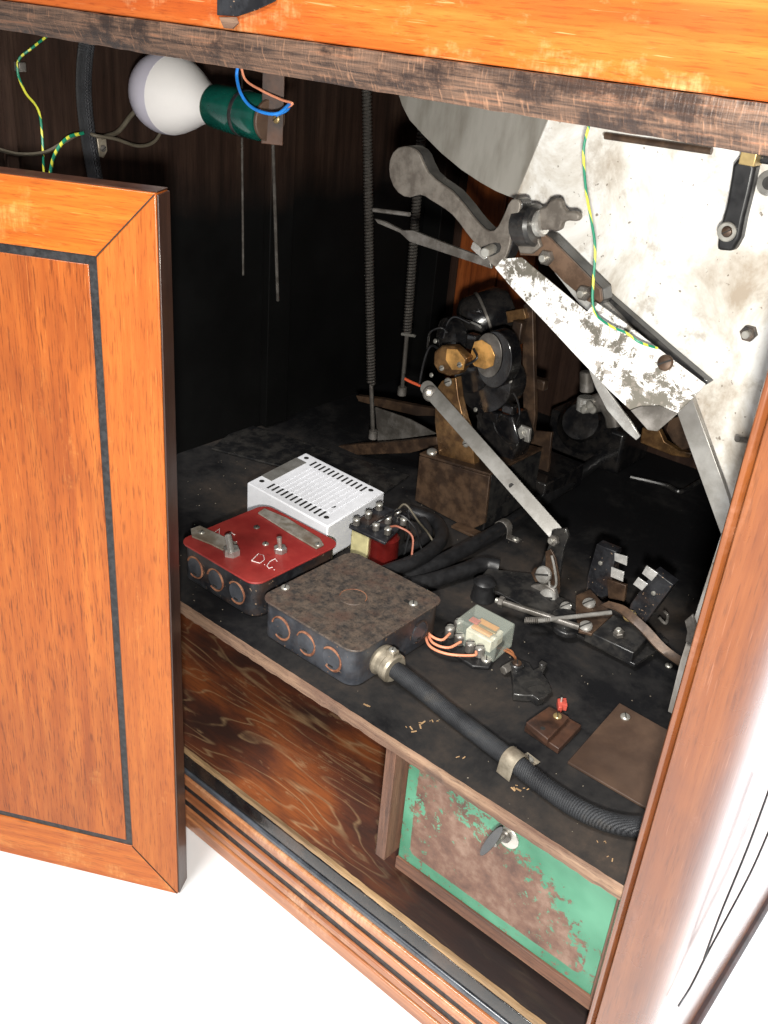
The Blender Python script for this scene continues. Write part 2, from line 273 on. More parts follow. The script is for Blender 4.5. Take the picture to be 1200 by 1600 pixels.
def cloth_hose():
    s = NT('woven_hose'); sep = s.n.new('ShaderNodeSeparateXYZ')
    n = s.noise(s.mapping((1, 1, 1)), 30, 5, 0.6)
    c = s.ramp(n, [(0.35, (0.022, 0.023, 0.027)), (0.62, (0.052, 0.055, 0.061)), (0.75, (0.085, 0.078, 0.07))])
    f = s.noise(s.mapping((750, 750, 750)), 1, 2)
    w = s.n.new('ShaderNodeTexWave'); w.inputs['Scale'].default_value = 1; w.inputs['Distortion'].default_value = 1.0; s.link(s.mapping((420, 420, 420)), w.inputs['Vector'])
    hgt = s.math('ADD', s.math('MULTIPLY', f, 0.7), w.outputs[0]); c = s.mix(s.ramp(hgt, [(0.35, 0.5), (0.9, 0.0)]), c, (0.008, 0.008, 0.010)); s.bump(hgt, 0.9, 0.0008); return s.out(c, 0.55)
cloth_hose()
def clear_cover():
    s = NT('clear_plastic'); s.b.inputs['Base Color'].default_value = (0.75, 0.82, 0.72, 1); s.b.inputs['Alpha'].default_value = 0.20; s.b.inputs['Roughness'].default_value = 0.06; s.b.inputs['Coat Weight'].default_value = 1.0; return s.m
clear_cover()
def white_ground():
    s = NT('white_ground'); n = s.noise(s.mapping((1, 1, 1)), 5, 4); return s.out(s.ramp(n, [(0.3, (0.80, 0.82, 0.84)), (0.7, (0.88, 0.89, 0.90))]), 0.55)
white_ground()
def M(n): return MATS[n]

# ------------------------------------------------------------------ shape helpers (world coordinates)
def new(): return bmesh.new()
def box(bm, lo, hi):
    lo, hi = Vector(lo), Vector(hi)
    vs = [bm.verts.new((x, y, z)) for x in (lo.x, hi.x) for y in (lo.y, hi.y) for z in (lo.z, hi.z)]
    for f in ((0, 1, 3, 2), (4, 6, 7, 5), (0, 4, 5, 1), (2, 3, 7, 6), (0, 2, 6, 4), (1, 5, 7, 3)): bm.faces.new([vs[i] for i in f])
    return bm
def obox(bm, c, ex, ey, ez):    # centre and half-extent vectors
    c = Vector(c); ex, ey, ez = Vector(ex), Vector(ey), Vector(ez)
    vs = [bm.verts.new(c+ex*i+ey*j+ez*k) for i in (-1, 1) for j in (-1, 1) for k in (-1, 1)]
    for f in ((0, 1, 3, 2), (4, 6, 7, 5), (0, 4, 5, 1), (2, 3, 7, 6), (0, 2, 6, 4), (1, 5, 7, 3)): bm.faces.new([vs[i] for i in f])
    return bm
def prism(bm, pts, off):
    a = [bm.verts.new(p) for p in pts]; b = [bm.verts.new(Vector(p)+Vector(off)) for p in pts]; n = len(pts)
    bm.faces.new(a); bm.faces.new(b[::-1])
    for i in range(n): bm.faces.new((a[(i+1) % n], a[i], b[i], b[(i+1) % n]))
    return bm
def frame(d):
    d = d.normalized(); u = d.cross(Vector((0, 0, 1)))
    if u.length < 1e-3: u = d.cross(Vector((1, 0, 0)))
    u.normalize(); return u, d.cross(u).normalized()
def smooth(pts, k=6):
    P = [Vector(p) for p in pts]; out = []
    Q = [P[0]*2-P[1]]+P+[P[-1]*2-P[-2]]
    for i in range(1, len(Q)-2):
        for j in range(k):
            t = j/k; a, b, c, d = Q[i-1], Q[i], Q[i+1], Q[i+2]
            out.append(0.5*((2*b)+(c-a)*t+(2*a-5*b+4*c-d)*t*t+(3*b-a-3*c+d)*t**3))
    out.append(P[-1]); return out
def tube(bm, pts, r, n=10, cap=True, rib=0.0):
    P = [Vector(p) for p in pts]; rings = []; u = None
    for i, p in enumerate(P):
        d = (P[min(i+1, len(P)-1)]-P[max(i-1, 0)]).normalized()
        if u is None: u, v = frame(d)
        else:
            u = (u-d*u.dot(d)).normalized(); v = d.cross(u).normalized()
        rr = (r[i] if hasattr(r, '__len__') else r)*(1+(rib if i % 2 else 0))
        rings.append([bm.verts.new(p+(u*math.cos(2*math.pi*k/n)+v*math.sin(2*math.pi*k/n))*rr) for k in range(n)])
    for a, b in zip(rings, rings[1:]):
        for k in range(n): bm.faces.new((a[k], a[(k+1) % n], b[(k+1) % n], b[k]))
    if cap: bm.faces.new(rings[0][::-1]); bm.faces.new(rings[-1])
    return bm
def lathe(bm, o, ax, prof, n=24):   # prof: (distance along axis, radius)
    o, ax = Vector(o), Vector(ax).normalized(); u, v = frame(ax); rings = []
    for h, r in prof:
        r = max(r, 1e-5); rings.append([bm.verts.new(o+ax*h+(u*math.cos(2*math.pi*k/n)+v*math.sin(2*math.pi*k/n))*r) for k in range(n)])
    for a, b in zip(rings, rings[1:]):
        for k in range(n): bm.faces.new((a[k], a[(k+1) % n], b[(k+1) % n], b[k]))
    bm.faces.new(rings[0][::-1]); bm.faces.new(rings[-1]); return bm
def cyl(bm, p0, p1, r, n=20):
    p0, p1 = Vector(p0), Vector(p1); L = (p1-p0).length; e = min(r*0.15, L*0.2)
    return lathe(bm, p0, p1-p0, [(0, r-e), (e, r), (L-e, r), (L, r-e)], n)
def coil(bm, p0, p1, r, w, turns, n=5, seg=8):
    p0, p1 = Vector(p0), Vector(p1); d = p1-p0; u, v = frame(d); N = int(turns*seg)
    return tube(bm, [p0+d*(i/N)+(u*math.cos(2*math.pi*i/seg)+v*math.sin(2*math.pi*i/seg))*r for i in range(N+1)], w, n)
def rounded(x0, x1, y0, y1, z, r, n=6):
    pts = []
    for cx, cy, a in ((x1-r, y0+r, -90), (x1-r, y1-r, 0), (x0+r, y1-r, 90), (x0+r, y0+r, 180)):
        for k in range(n+1):
            t = R(a+90*k/n); pts.append(Vector((cx+r*math.cos(t), cy+r*math.sin(t), z)))
    return pts
def strip(bm, p0, p1, w, t, facing):   # flat bar between two points, round ends, broad side towards 'facing'
    p0, p1 = Vector(p0), Vector(p1); d = (p1-p0).normalized(); f = Vector(facing); f = (f-d*f.dot(d)).normalized(); s = d.cross(f).normalized(); h = w/2; pts = []
    for c, a0 in ((p1, -90), (p0, 90)):
        for k in range(9):
            a = R(a0+180*k/8); pts.append(c+d*math.cos(a)*h+s*math.sin(a)*h)
    return prism(bm, [q+f*t/2 for q in pts], -f*t)
# ------------------------------------------------------------------ object helpers
ORG = {}
def thing(name, label, cat, loc, group=None):
    o = bpy.data.objects.new(name, None); scene.collection.objects.link(o); o.empty_display_size = 0.02
    o.location = Vector(loc); o['label'] = label; o['category'] = cat
    if group: o['group'] = group
    ORG[o] = Vector(loc); return o
def part(name, bm, mat, parent=None, bevel=0.0, label=None, org=None, sharp=35):
    bmesh.ops.remove_doubles(bm, verts=bm.verts, dist=1e-7)
    bmesh.ops.recalc_face_normals(bm, faces=bm.faces)
    o0 = ORG[parent] if parent else Vector(org if org is not None else (0, 0, 0))
    bmesh.ops.translate(bm, verts=bm.verts, vec=-o0)
    me = bpy.data.meshes.new(name); bm.to_mesh(me); bm.free()
    for p in me.polygons: p.use_smooth = True
    me.set_sharp_from_angle(angle=R(sharp))
    me.materials.append(M(mat))
    o = bpy.data.objects.new(name, me); scene.collection.objects.link(o)
    if parent: o.parent = parent
    else: o.location = o0
    ORG[o] = o0
    if bevel:
        b = o.modifiers.new('bevel', 'BEVEL'); b.width = bevel; b.segments = 2; b.limit_method = 'ANGLE'; b.angle_limit = R(40)
    if label: o['label'] = label
    return o
def tag(o, label, cat, group=None):
    o['label'] = label; o['category'] = cat
    if group: o['group'] = group
    return o
def screw(name, parent, p, nrm, r, mat='screw_steel', slot=True, rot=0.6):   # domed slotted head
    bm = new(); lathe(bm, p, nrm, [(-r*0.2, r*0.98), (r*0.1, r), (r*0.32, r*0.85), (r*0.45, r*0.45), (r*0.48, 0)], 18)
    o = part(name, bm, mat, parent)
    if slot:
        u, v = frame(Vector(nrm)); n = Vector(nrm).normalized(); d = u*math.cos(rot)+v*math.sin(rot); e = n.cross(d)
        part('slot', obox(new(), Vector(p)+n*r*0.41, d*r*0.85, e*r*0.10, n*r*0.10), 'slot_dark', o)
    return o
def hexbolt(name, parent, p, nrm, r, mat='dull_steel', stud=True):
    bm = new(); n = Vector(nrm).normalized()
    lathe(bm, p, n, [(0, r), (r*0.75, r), (r*0.9, r*0.85)], 6)
    o = part(name, bm, mat, parent, sharp=20)
    if stud: part('stud', cyl(new(), Vector(p)+n*r*0.6, Vector(p)+n*r*1.5, r*0.5, 14), 'screw_steel', o)
    return o
FACE = (CAM-Vector((-0.45, 0.25, 0.1))).normalized()   # general direction from the mechanism towards the open front
UP = Vector((0, 0, 1))

# ------------------------------------------------------------------ setting: ground
bm = new(); box(bm, (-6, -5, -0.29), (6, 6, -0.27)); g = part('ground', bm, 'white_ground'); g['kind'] = 'structure'

# ------------------------------------------------------------------ cabinet
XL, XR, YB, ZT = -0.84, -0.1415, 0.66, 0.449
cab = thing('jukebox_cabinet', 'open wooden jukebox cabinet with orange header, black inner shelf and rounded right corner post', 'cabinet', (-0.49, 0.3, -0.27))
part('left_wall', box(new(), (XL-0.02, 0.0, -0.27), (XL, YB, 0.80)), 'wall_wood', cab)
part('back_wall', box(new(), (XL-0.02, YB+0.001, -0.27), (-0.12, YB+0.02, 0.80)), 'dark_wall_wood', cab)
part('rear_board', box(new(), (-0.79, YB-0.012, 0.002), (-0.725, YB, 0.62)), 'back_board_wood', cab, 0.001)
part('rear_board', box(new(), (-0.722, YB-0.012, 0.002), (-0.668, YB, 0.62)), 'back_board_wood', cab, 0.001)
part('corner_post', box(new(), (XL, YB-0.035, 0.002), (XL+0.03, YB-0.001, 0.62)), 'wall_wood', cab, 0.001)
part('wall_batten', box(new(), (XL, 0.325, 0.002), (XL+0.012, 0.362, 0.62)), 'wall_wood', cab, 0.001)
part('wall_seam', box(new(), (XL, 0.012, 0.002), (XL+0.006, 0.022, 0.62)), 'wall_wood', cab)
# header: orange face, dark notch plate, worn lower strip
hz = 0.4705
part('header_face', box(new(), (-1.05, -0.006, hz), (-0.0, 0.030, 0.60)), 'header_wood', cab, 0.001)
part('top_panel', box(new(), (-1.05, 0.032, 0.60), (0.0, 0.68, 0.62)), 'dark_wall_wood', cab)
bm = new(); rnd = random.Random(3); N = 90; top = []; bot = []
for i in range(N+1):
    x = -1.05+1.05*i/N; dz = rnd.uniform(-0.0003, 0.0003)
    top.append(Vector((x, -0.010, hz-0.0005+dz))); bot.append(Vector((x, -0.004, ZT+rnd.uniform(-0.0003, 0.0003))))
mid = [Vector((t.x, -0.0105, 0.461)) for t in top]
rings = [[bm.verts.new(p) for p in r] for r in ([Vector((t.x, 0.03, hz)) for t in top], top, mid, bot, [Vector((b.x, 0.03, ZT)) for b in bot])]
for a, b in zip(rings, rings[1:]+rings[:1]):
    for i in range(N): bm.faces.new((a[i], a[i+1], b[i+1], b[i]))
part('header_edge', bm, 'worn_edge_wood', cab, sharp=60)
o = part('notch_plate', prism(new(), [onY(px, py, -0.0065) for px, py in ((341, -40), (341, 24), (372, 26), (402, 16), (432, 2), (436, -14), (500, -40))], (0, -0.0012, 0)), 'black_enamel', cab, 0.0004)
part('bare_patch', prism(new(), [onY(px, py, -0.0078) for px, py in ((345, 27), (370, 27), (374, 36), (365, 45), (352, 44), (348, 36))], (0, -0.0012, 0)), 'edge_wood', cab)
# shelf
part('shelf', prism(new(), [Vector(p) for p in ((XL, 0.0015, -0.001), (XR+0.004, 0.0015, -0.001), (-0.115, 0.05, -0.001), (-0.115, YB, -0.001), (XL, YB, -0.001))], (0, 0, 0.001)), 'black_shelf_paint', cab)
part('shelf_core', box(new(), (XL, 0.0015, -0.0125), (-0.125, YB, -0.0012)), 'frame_wood_across', cab)
bm = new(); N = 120; ra = []; rb = []; rc = []; rd = []
for i in range(N+1):
    x = XL+(XR+0.003-XL)*i/N
    ra.append(bm.verts.new((x, 0.0014, -0.0006+rnd.uniform(-0.0003, 0.0003)))); rb.append(bm.verts.new((x, -0.0008+rnd.uniform(-0.0006, 0.0006), -0.0012+rnd.uniform(-0.0006, 0.0004))))
    rc.append(bm.verts.new((x, -0.0008+rnd.uniform(-0.0005, 0.0005), -0.0118+rnd.uniform(-0.0005, 0.0005)))); rd.append(bm.verts.new((x, 0.0014, -0.0125)))
for i in range(N):
    for a, b in ((ra, rb), (rb, rc), (rc, rd), (rd, ra)): bm.faces.new((a[i], a[i+1], b[i+1], b[i]))
part('shelf_edge', bm, 'edge_wood', cab, sharp=60)
# lower compartment
part('lower_floor', box(new(), (XL, 0.002, -0.186), (-0.122, YB, -0.178)), 'plywood', cab)
lip = new(); N = 100; rr = [[], [], [], []]
for i in range(N+1):
    x = XL+(XR+0.004-XL)*i/N
    for k, (y, z) in enumerate(((0.0035, -0.1775), (0.0025, -0.1735), (-0.0008, -0.1735), (-0.0015, -0.1775))):
        rr[k].append(lip.verts.new((x, y+rnd.uniform(-0.0003, 0.0003), z+rnd.uniform(-0.0003, 0.0003))))
for a, b in zip(rr, rr[1:]+rr[:1]):
    for i in range(N): lip.faces.new((a[i], a[i+1], b[i+1], b[i]))
part('threshold_lip', lip, 'bead_wood', cab, sharp=60)
XB = -0.112
part('base_backing', box(new(), (XL, -0.0008, -0.2695), (XB, 0.0018, -0.1775)), 'gloss_black_trim', cab)
part('black_ledge', prism(new(), [(XL, -0.0008, -0.178), (XL, -0.0022, -0.1785), (XL, -0.0030, -0.186), (XL, -0.0024, -0.1945), (XL, -0.0008, -0.1946)], (XB-XL, 0, 0)), 'gloss_black_trim', cab, 0.0004)
part('blue_black_bead', box(new(), (XL, -0.0045, -0.2015), (XB, -0.0009, -0.1950)), 'bead_black', cab, 0.0018)
for z0, z1, y in ((-0.2140, -0.2032, -0.0056), (-0.2332, -0.2224, -0.0058), (-0.2512, -0.2428, -0.0060), (-0.2695, -0.2540, -0.0066)):
    part('reed', box(new(), (XL, y, z0), (XB, -0.0009, z1)), 'reed_wood', cab, 0.0012)
for z0, z1, y in ((-0.2224, -0.2140, -0.0034), (-0.2428, -0.2332, -0.0036), (-0.2540, -0.2512, -0.0040)):
    part('black_groove', box(new(), (XL, y, z0+0.0001), (XB, -0.0010, z1-0.0001)), 'inlay_black', cab)
# right corner stile: rabbet, groove, rounded column running back into the side
def stile_mesh(prof, z0, z1):
    return prism(new(), [Vector((x, y, z0)) for x, y in prof], (0, 0, z1-z0))
part('stile_rabbet', stile_mesh([(-0.1405, -0.003), (-0.1405, 0.022), (-0.1345, 0.022), (-0.1345, -0.0015), (-0.1352, -0.0028), (-0.1372, -0.0045), (-0.1395, -0.0045)], -0.27, 0.80), 'stile_wood', cab, 0.0006)
part('stile_groove', stile_mesh([(-0.1344, 0.0005), (-0.1344, 0.02), (-0.1336, 0.02), (-0.1336, 0.0005)], -0.27, 0.80), 'inlay_black', cab)
col = [(-0.1335, 0.02), (-0.1335, -0.006), (-0.132, -0.009)]
for k in range(15):
    a = R(-90+6+84*k/14); col.append((-0.129+0.030*math.cos(a)*1.0, 0.024+0.034*math.sin(a)))
col += [(-0.0995, 0.08), (-0.102, 0.25), (-0.107, 0.50), (-0.112, YB+0.02), (-0.122, YB+0.02), (-0.122, 0.05), (-0.128, 0.02)]
part('rounded_corner_post', stile_mesh(col, -0.255, 0.80), 'stile_wood', cab, sharp=50)
part('side_base_rail', prism(new(), [Vector(p) for p in ((-0.1, 0.02, -0.27), (-0.094, 0.10, -0.27), (-0.097, 0.25, -0.27), (-0.102, 0.5, -0.27), (-0.106, YB+0.02, -0.27), (-0.12, YB+0.02, -0.27), (-0.12, 0.02, -0.27))], (0, 0, 0.016)), 'bar_brown', cab, 0.002)
part('divider', box(new(), (-0.3475, 0.004, -0.1330), (-0.3375, 0.26, -0.0128)), 'frame_wood', cab, 0.0006)

# ------------------------------------------------------------------ standing door
da = R(28.5); DP = Vector((-0.524, -0.065, -0.27)); DH = 0.645; DWD = 0.33; DT = 0.020
door = thing('cabinet_door', 'orange veneered cabinet door with mitred frame and black inlay line, standing on white ground', 'door', DP)
door.rotation_euler = (0, 0, da)
ORG[door] = Vector((0, 0, 0))          # parts of the door are drawn in its own coordinates: x from -DWD to 0, z up
A, B_ = 0.044, 0.050; Zb, Zt = 0.050, 0.599
def pr(pts, y0, y1): return prism(new(), [Vector((x, y0, z)) for x, z in pts], (0, y1-y0, 0))
g_ = 0.00025
part('frame_stile', pr([(0, 0), (-A, Zb), (-A, Zt), (0, DH)], 0, DT), 'veneer_upright', door, 0.0009)
part('frame_stile', pr([(-DWD, DH), (-DWD+A, Zt), (-DWD+A, Zb), (-DWD, 0)], 0, DT), 'veneer_upright', door, 0.0009)
part('frame_rail', pr([(-g_, DH+0), (-A-g_, Zt+g_), (-DWD+A+g_, Zt+g_), (-DWD+g_, DH)], 0.0001, DT), 'veneer_across', door, 0.0006)
part('frame_rail', pr([(-DWD+g_, 0), (-DWD+A+g_, Zb-g_), (-A-g_, Zb-g_), (-g_, 0)], 0.0001, DT), 'veneer_across', door, 0.0006)
part('door_panel', pr([(-B_, Zb+0.006), (-B_, Zt-0.006), (-DWD+B_, Zt-0.006), (-DWD+B_, Zb+0.006)], 0.0003, DT-0.001), 'veneer_panel', door, 0.0004)
for q in ([(-A, Zb), (-A, Zt), (-B_, Zt-0.006), (-B_, Zb+0.006)], [(-DWD+A, Zb), (-DWD+B_, Zb+0.006), (-DWD+B_, Zt-0.006), (-DWD+A, Zt)],
          [(-A, Zt), (-DWD+A, Zt), (-DWD+B_, Zt-0.006), (-B_, Zt-0.006)], [(-A, Zb), (-B_, Zb+0.006), (-DWD+B_, Zb+0.006), (-DWD+A, Zb)]):
    part('inlay_line', pr(q, 0.0010, DT-0.002), 'inlay_black', door)
for (x0_, z0_), (x1_, z1_) in (((-0.0008, DH-0.0008), (-A, Zt)), ((-0.0008, 0.0008), (-A, Zb)), ((-DWD+0.001, DH-0.001), (-DWD+A, Zt)), ((-DWD+0.001, 0.001), (-DWD+A, Zb))):
    a_, b_ = Vector((x0_, -0.0001, z0_)), Vector((x1_, -0.0001, z1_)); d_ = (b_-a_)/2; w_ = Vector((-d_.z, 0, d_.x)).normalized()*0.00032
    part('mitre_seam', obox(new(), (a_+b_)/2, d_, w_, Vector((0, 0.00025, 0))), 'slot_dark', door)
part('edge_band', box(new(), (0.0, 0.0012, 0.001), (0.0015, DT-0.0005, DH-0.001)), 'door_edge_wood', door, 0.0004)
part('top_cap', box(new(), (-DWD, 0.0025, DH), (0.0, DT-0.0005, DH+0.0008)), 'door_edge_wood', door)

# ------------------------------------------------------------------ bulb, socket and their wires
bl = thing('light_bulb', 'white frosted bulb screwed into the green porcelain socket under the header', 'light bulb', onY(270, 150, 0.12))
b0, b1 = onY(338, 166, 0.125), onY(262, 146, 0.125); ax = (b1-b0).normalized(); Lb = (b1-b0).length
RB = 0.0345
cB = b1
prof = [(0, 0.0150), (0.13, 0.0154), (0.28, 0.0180), (0.44, 0.0228), (0.60, 0.0278), (0.74, 0.0316), (0.84, 0.0333)]
hs = (cB-b0).length
part('housing', lathe(new(), b0, ax, [(h*hs, r) for h, r in prof], 36), 'bulb_housing', bl)
e = 0.038*hs/0.052; gl = [(e+0.0002, 0.0316)]
for k in range(1, 13):
    a = k/12*math.pi/2; gl.append((hs-0.006+ (RB)*math.sin(a)*1.0*0.98 if k > 3 else e+(hs-0.006-e)*k/4, RB*math.cos(a) if k > 3 else 0.0316+(RB*0.97-0.0316)*k/3))
gl = [(hs*0.8402, 0.0334)]+[(hs+RB*math.sin(a)-0.0005, RB*math.cos(a)) for a in [R(-8+98*k/14) for k in range(15)]]
part('globe', lathe(new(), b0, ax, gl, 40), 'milky_glass', bl)
so = thing('lamp_socket', 'dark green porcelain lamp socket with brown and blue wires on its bracket', 'lamp socket', b0)
s1 = onY(418, 187, 0.125); sa = (s1-b0).normalized(); Ls = (s1-b0).length
part('shell', lathe(new(), b0-sa*0.002, sa, [(0, 0.0150), (0.001, 0.0175), (0.004, 0.0182), (Ls*0.5, 0.0185), (Ls*0.55, 0.0176), (Ls*0.60, 0.0184), (Ls*0.93, 0.0180), (Ls, 0.0155)], 36), 'socket_green', so)
part('rim', lathe(new(), b0-sa*0.0027, sa, [(0, 0.0150), (0.0006, 0.0168), (0.0022, 0.0168)], 36), 'cream_bakelite', so)
part('wrap_band', lathe(new(), b0+sa*Ls*0.55, sa, [(0, 0.0186), (0.002, 0.019), (0.004, 0.0186)], 36), 'black_enamel', so)
u_, v_ = frame(sa)
part('back_plate', cyl(new(), s1+sa*0.0005, s1+sa*0.004, 0.0165, 30), 'rusty_fibre', so)
br = new(); c0 = s1+sa*0.006
obox(br, c0+UP*0.012, Vector((0.0075, 0.005, 0)), Vector((0.001, -0.0012, 0)), UP*0.030)
part('bracket', br, 'brown_bakelite', so, 0.0005)
screw('terminal', so, onY(432, 186, 0.121), (-0.1, -1, 0.1), 0.0035, 'screw_brass')
t = tag(part('blue_wire', tube(new(), smooth([onY(372, 100, 0.10), onY(370, 120, 0.10), onY(376, 145, 0.095), onY(390, 165, 0.095), (onY(412, 176, 0.095)), onY(435, 177, 0.10), onY(452, 163, 0.112), onY(448, 172, 0.118), onY(432, 180, 0.12)]), 0.0013, 8), 'blue_insulation', org=onY(372, 130, 0.1)), 'blue insulated wire looping down in front of the green lamp socket', 'wire')
t = tag(part('brown_wire', tube(new(), smooth([onY(376, 100, 0.11), onY(384, 125, 0.11), onY(410, 142, 0.11), onY(440, 156, 0.112), onY(457, 162, 0.112), onY(440, 172, 0.118)]), 0.0010, 8), 'pink_insulation', org=onY(376, 110, 0.11)), 'thin pinkish brown wire running beside the blue wire to the socket end', 'wire')
# ------------------------------------------------------------------ left wall cables
XW = XL+0.006
def wire(name, pts, r, mat, label, cat='wire', group=None, k=6, n=8):
    P = smooth(pts, k); return tag(part(name, tube(new(), P, r, n), mat, org=P[0]), label, cat, group)
wire('earth_wire', [onX(75, 55, XW+0.008), onX(50, 75, XW+0.006), onX(30, 92, XW), onX(28, 115, XW), onX(40, 145, XW), onX(60, 172, XW), onX(66, 215, XW), onX(69, 285, XW+0.004)], 0.0011, 'green_yellow_insulation', 'green and yellow wire wandering down the inner wall at far top left')
wire('earth_wire', [onX(130, 208, XW+0.012), onX(108, 214, XW+0.014), onX(92, 230, XW+0.014), onX(82, 252, XW+0.012), onX(76, 290, XW+0.010)], 0.0016, 'green_yellow_insulation', 'mostly yellow wire curving down behind the door top')
wire('flat_cord', [onX(-8, 232, XW), onX(30, 241, XW), onX(70, 238, XW+0.002), onX(100, 222, XW+0.004), onX(130, 207, XW+0.006), onX(150, 212, XW+0.018), onX(180, 217, XW+0.018), onX(215, 228, XW+0.012), onX(240, 222, XW+0.010), onX(255, 200, XW+0.008)], 0.0016, 'grey_insulation', 'olive grey cord crossing the inner wall below the bulb', 'cord')
wire('flat_cord', [onX(160, 215, XW+0.012), onX(185, 205, XW+0.004), onX(205, 180, XW+0.002), onX(225, 160, XW+0.002)], 0.0022, 'grey_insulation', 'short dark cord rising from the wall clip towards the bulb', 'cord')
P = smooth([onX(137, 55, XW+0.008), onX(132, 100, XW+0.008), onX(131, 150, XW+0.008), onX(138, 215, XW+0.008), onX(150, 285, XW+0.008), onX(158, 340, XW+0.008)], 22)
tag(part('cloth_conduit', tube(new(), P, 0.0072, 14, rib=-0.05), 'woven_hose', org=P[0]), 'thick dark cloth covered conduit hanging vertically on the inner left wall', 'conduit')
cl = thing('wall_clip', 'small pale metal clip screwed to the wall beside the conduit', 'clip', onX(160, 230, XL))
part('clip_body', prism(new(), [onX(px, py, XL+0.012) for px, py in ((152, 216), (166, 215), (168, 236), (162, 247), (155, 244))], (-0.011, 0, 0)), 'connector_zinc', cl, 0.0006)
screw('screw', cl, onX(161, 232, XL+0.0125), (1, 0, 0), 0.0032, 'dull_steel')
cl = thing('wire_staple', 'tiny staple holding the green and yellow wire to the inner wall', 'staple', onX(30, 105, XL))
part('staple', box(new(), onX(30, 105, XW-0.006)-Vector((0.0, 0.005, 0.003)), onX(30, 105, XW)+Vector((0.003, 0.005, 0.004))), 'dull_steel', cl, 0.0005)
for px0, px1, y0p, y1p, X, rr_, lab in ((378, 380, 205, 430, XL+0.03, 0.0012, 'thin pale rod hanging behind the green socket, nearer the bulb'), (426, 434, 210, 470, XL+0.03, 0.0019, 'thicker pale rod hanging down below the socket bracket')):
    o = thing('hanging_rod', lab, 'rod', onX(px0, 150, X), 'rods hanging on the inner wall')
    part('rod', tube(new(), [onX(px0, 100, X), onX(px0, y0p, X), onX(px1, y1p, X)], rr_, 8), 'dull_steel', o)

# ------------------------------------------------------------------ side plate on the right
YP = 0.187
pl = thing('metal_side_plate', 'large stained pale metal plate at the right with a curved grey wing at its left', 'metal plate', Vector((-0.19, YP, 0)))
outl = [(858, 183), (805, 311), (835, 372), (920, 474), (1030, 560), (1068, 640), (1136, 790), (1127, 834), (1063, 1032), (1043, 1113)]
pts = [onY(*p, YP) for p in outl]; f0, f1 = pts[0], pts[1]
fd = (f0-f1).normalized(); ftop = f0+fd*0.09
pts = [ftop]+pts[1:]; pts[-1].z = 0.0006
pts += [Vector((-0.128, YP, 0.0006)), Vector((-0.128, YP, ftop.z))]
part('sheet', prism(new(), pts, (0, 0.0022, 0)), 'stained_plate_metal', pl, 0.0003)
Pw = onY(650, 190, 0.232); Nw = (f0-f1).cross(Pw-f1).normalized()
if Nw.dot(CAM-f1) < 0: Nw = -Nw
wing = [f1]+[onP(px, py, f1, Nw) for px, py in ((775, 299), (750, 285), (720, 265), (690, 240), (662, 212), (640, 188), (628, 165), (620, 140), (614, 110))]
tg = onP(820, 60, f1, Nw)
wing += [tg, ftop-Vector((0.0005, 0, 0))]
part('bent_wing', prism(new(), wing, -Nw*0.0020), 'shaded_wing_metal', pl, 0.0004)
rod = [onY(946, 212, YP-0.004), onY(1112, 236, YP-0.004)]
part('slot_rod', tube(new(), rod, 0.0024, 12), 'brown_metal', pl)
hexbolt('nut', pl, onY(1172, 520, YP-0.0002), (0, -1, 0), 0.0056, 'rusty_lid')
sc_ = part('stud_screw', cyl(new(), onY(1166, 688, YP), onY(1152, 686, YP-0.018), 0.0022, 12), 'dull_steel', pl)
part('fixing_lug', prism(new(), [onY(px, py, YP-0.0005) for px, py in ((1072, 968), (1084, 958), (1090, 975), (1083, 1004), (1073, 1000), (1076, 985))], (0, -0.003, 0)), 'dull_steel', pl, 0.0006)
o = part('eye_washer', lathe(new(), onY(1202, 286, YP-0.0004), (0, -1, 0), [(0, 0.0078), (0.0012, 0.0078), (0.0018, 0.0068)], 26), 'bright_steel', pl)
part('eye_hole', cyl(new(), onY(1202, 286, YP-0.002), onY(1202, 286, YP-0.0028), 0.0042, 20), 'slot_dark', o)
# black handle on it
hd = thing('black_lever_handle', 'black rubber sleeved handle hanging from a brass nut on the pale plate', 'handle', onY(1160, 260, YP-0.02))
hy = YP-0.022
hp = [(1152, 248), (1170, 242), (1180, 262), (1172, 300), (1162, 340), (1156, 372), (1144, 393), (1119, 391), (1121, 372), (1124, 355), (1134, 320), (1141, 280), (1144, 258)]
part('sleeve', prism(new(), [onY(*p, hy) for p in hp], (0, 0.010, 0)), 'black_rubber', hd, 0.0022)
o = part('washer', lathe(new(), onY(1136, 362, hy-0.0002), (0, -1, 0), [(0, 0.0062), (0.001, 0.0062), (0.0016, 0.0055)], 26), 'screw_steel', hd)
screw('screw', hd, onY(1136, 362, hy-0.0020), (0, -1, 0), 0.0036, 'brown_metal')
part('brass_nut', obox(new(), onY(1175, 243, hy-0.002), (0.0052, 0, 0), (0, 0.006, 0), (0, 0, 0.0055)), 'screw_brass', hd, 0.0008)
part('pivot_bar', tube(new(), [onY(1178, 244, hy+0.002), onY(1215, 250, hy+0.002)], 0.0035, 12), 'black_rubber', hd)
part('pivot_stem', cyl(new(), onY(1175, 243, hy), onY(1175, 243, hy)+Vector((0, 0.022, 0)), 0.003), 'dull_steel', hd)

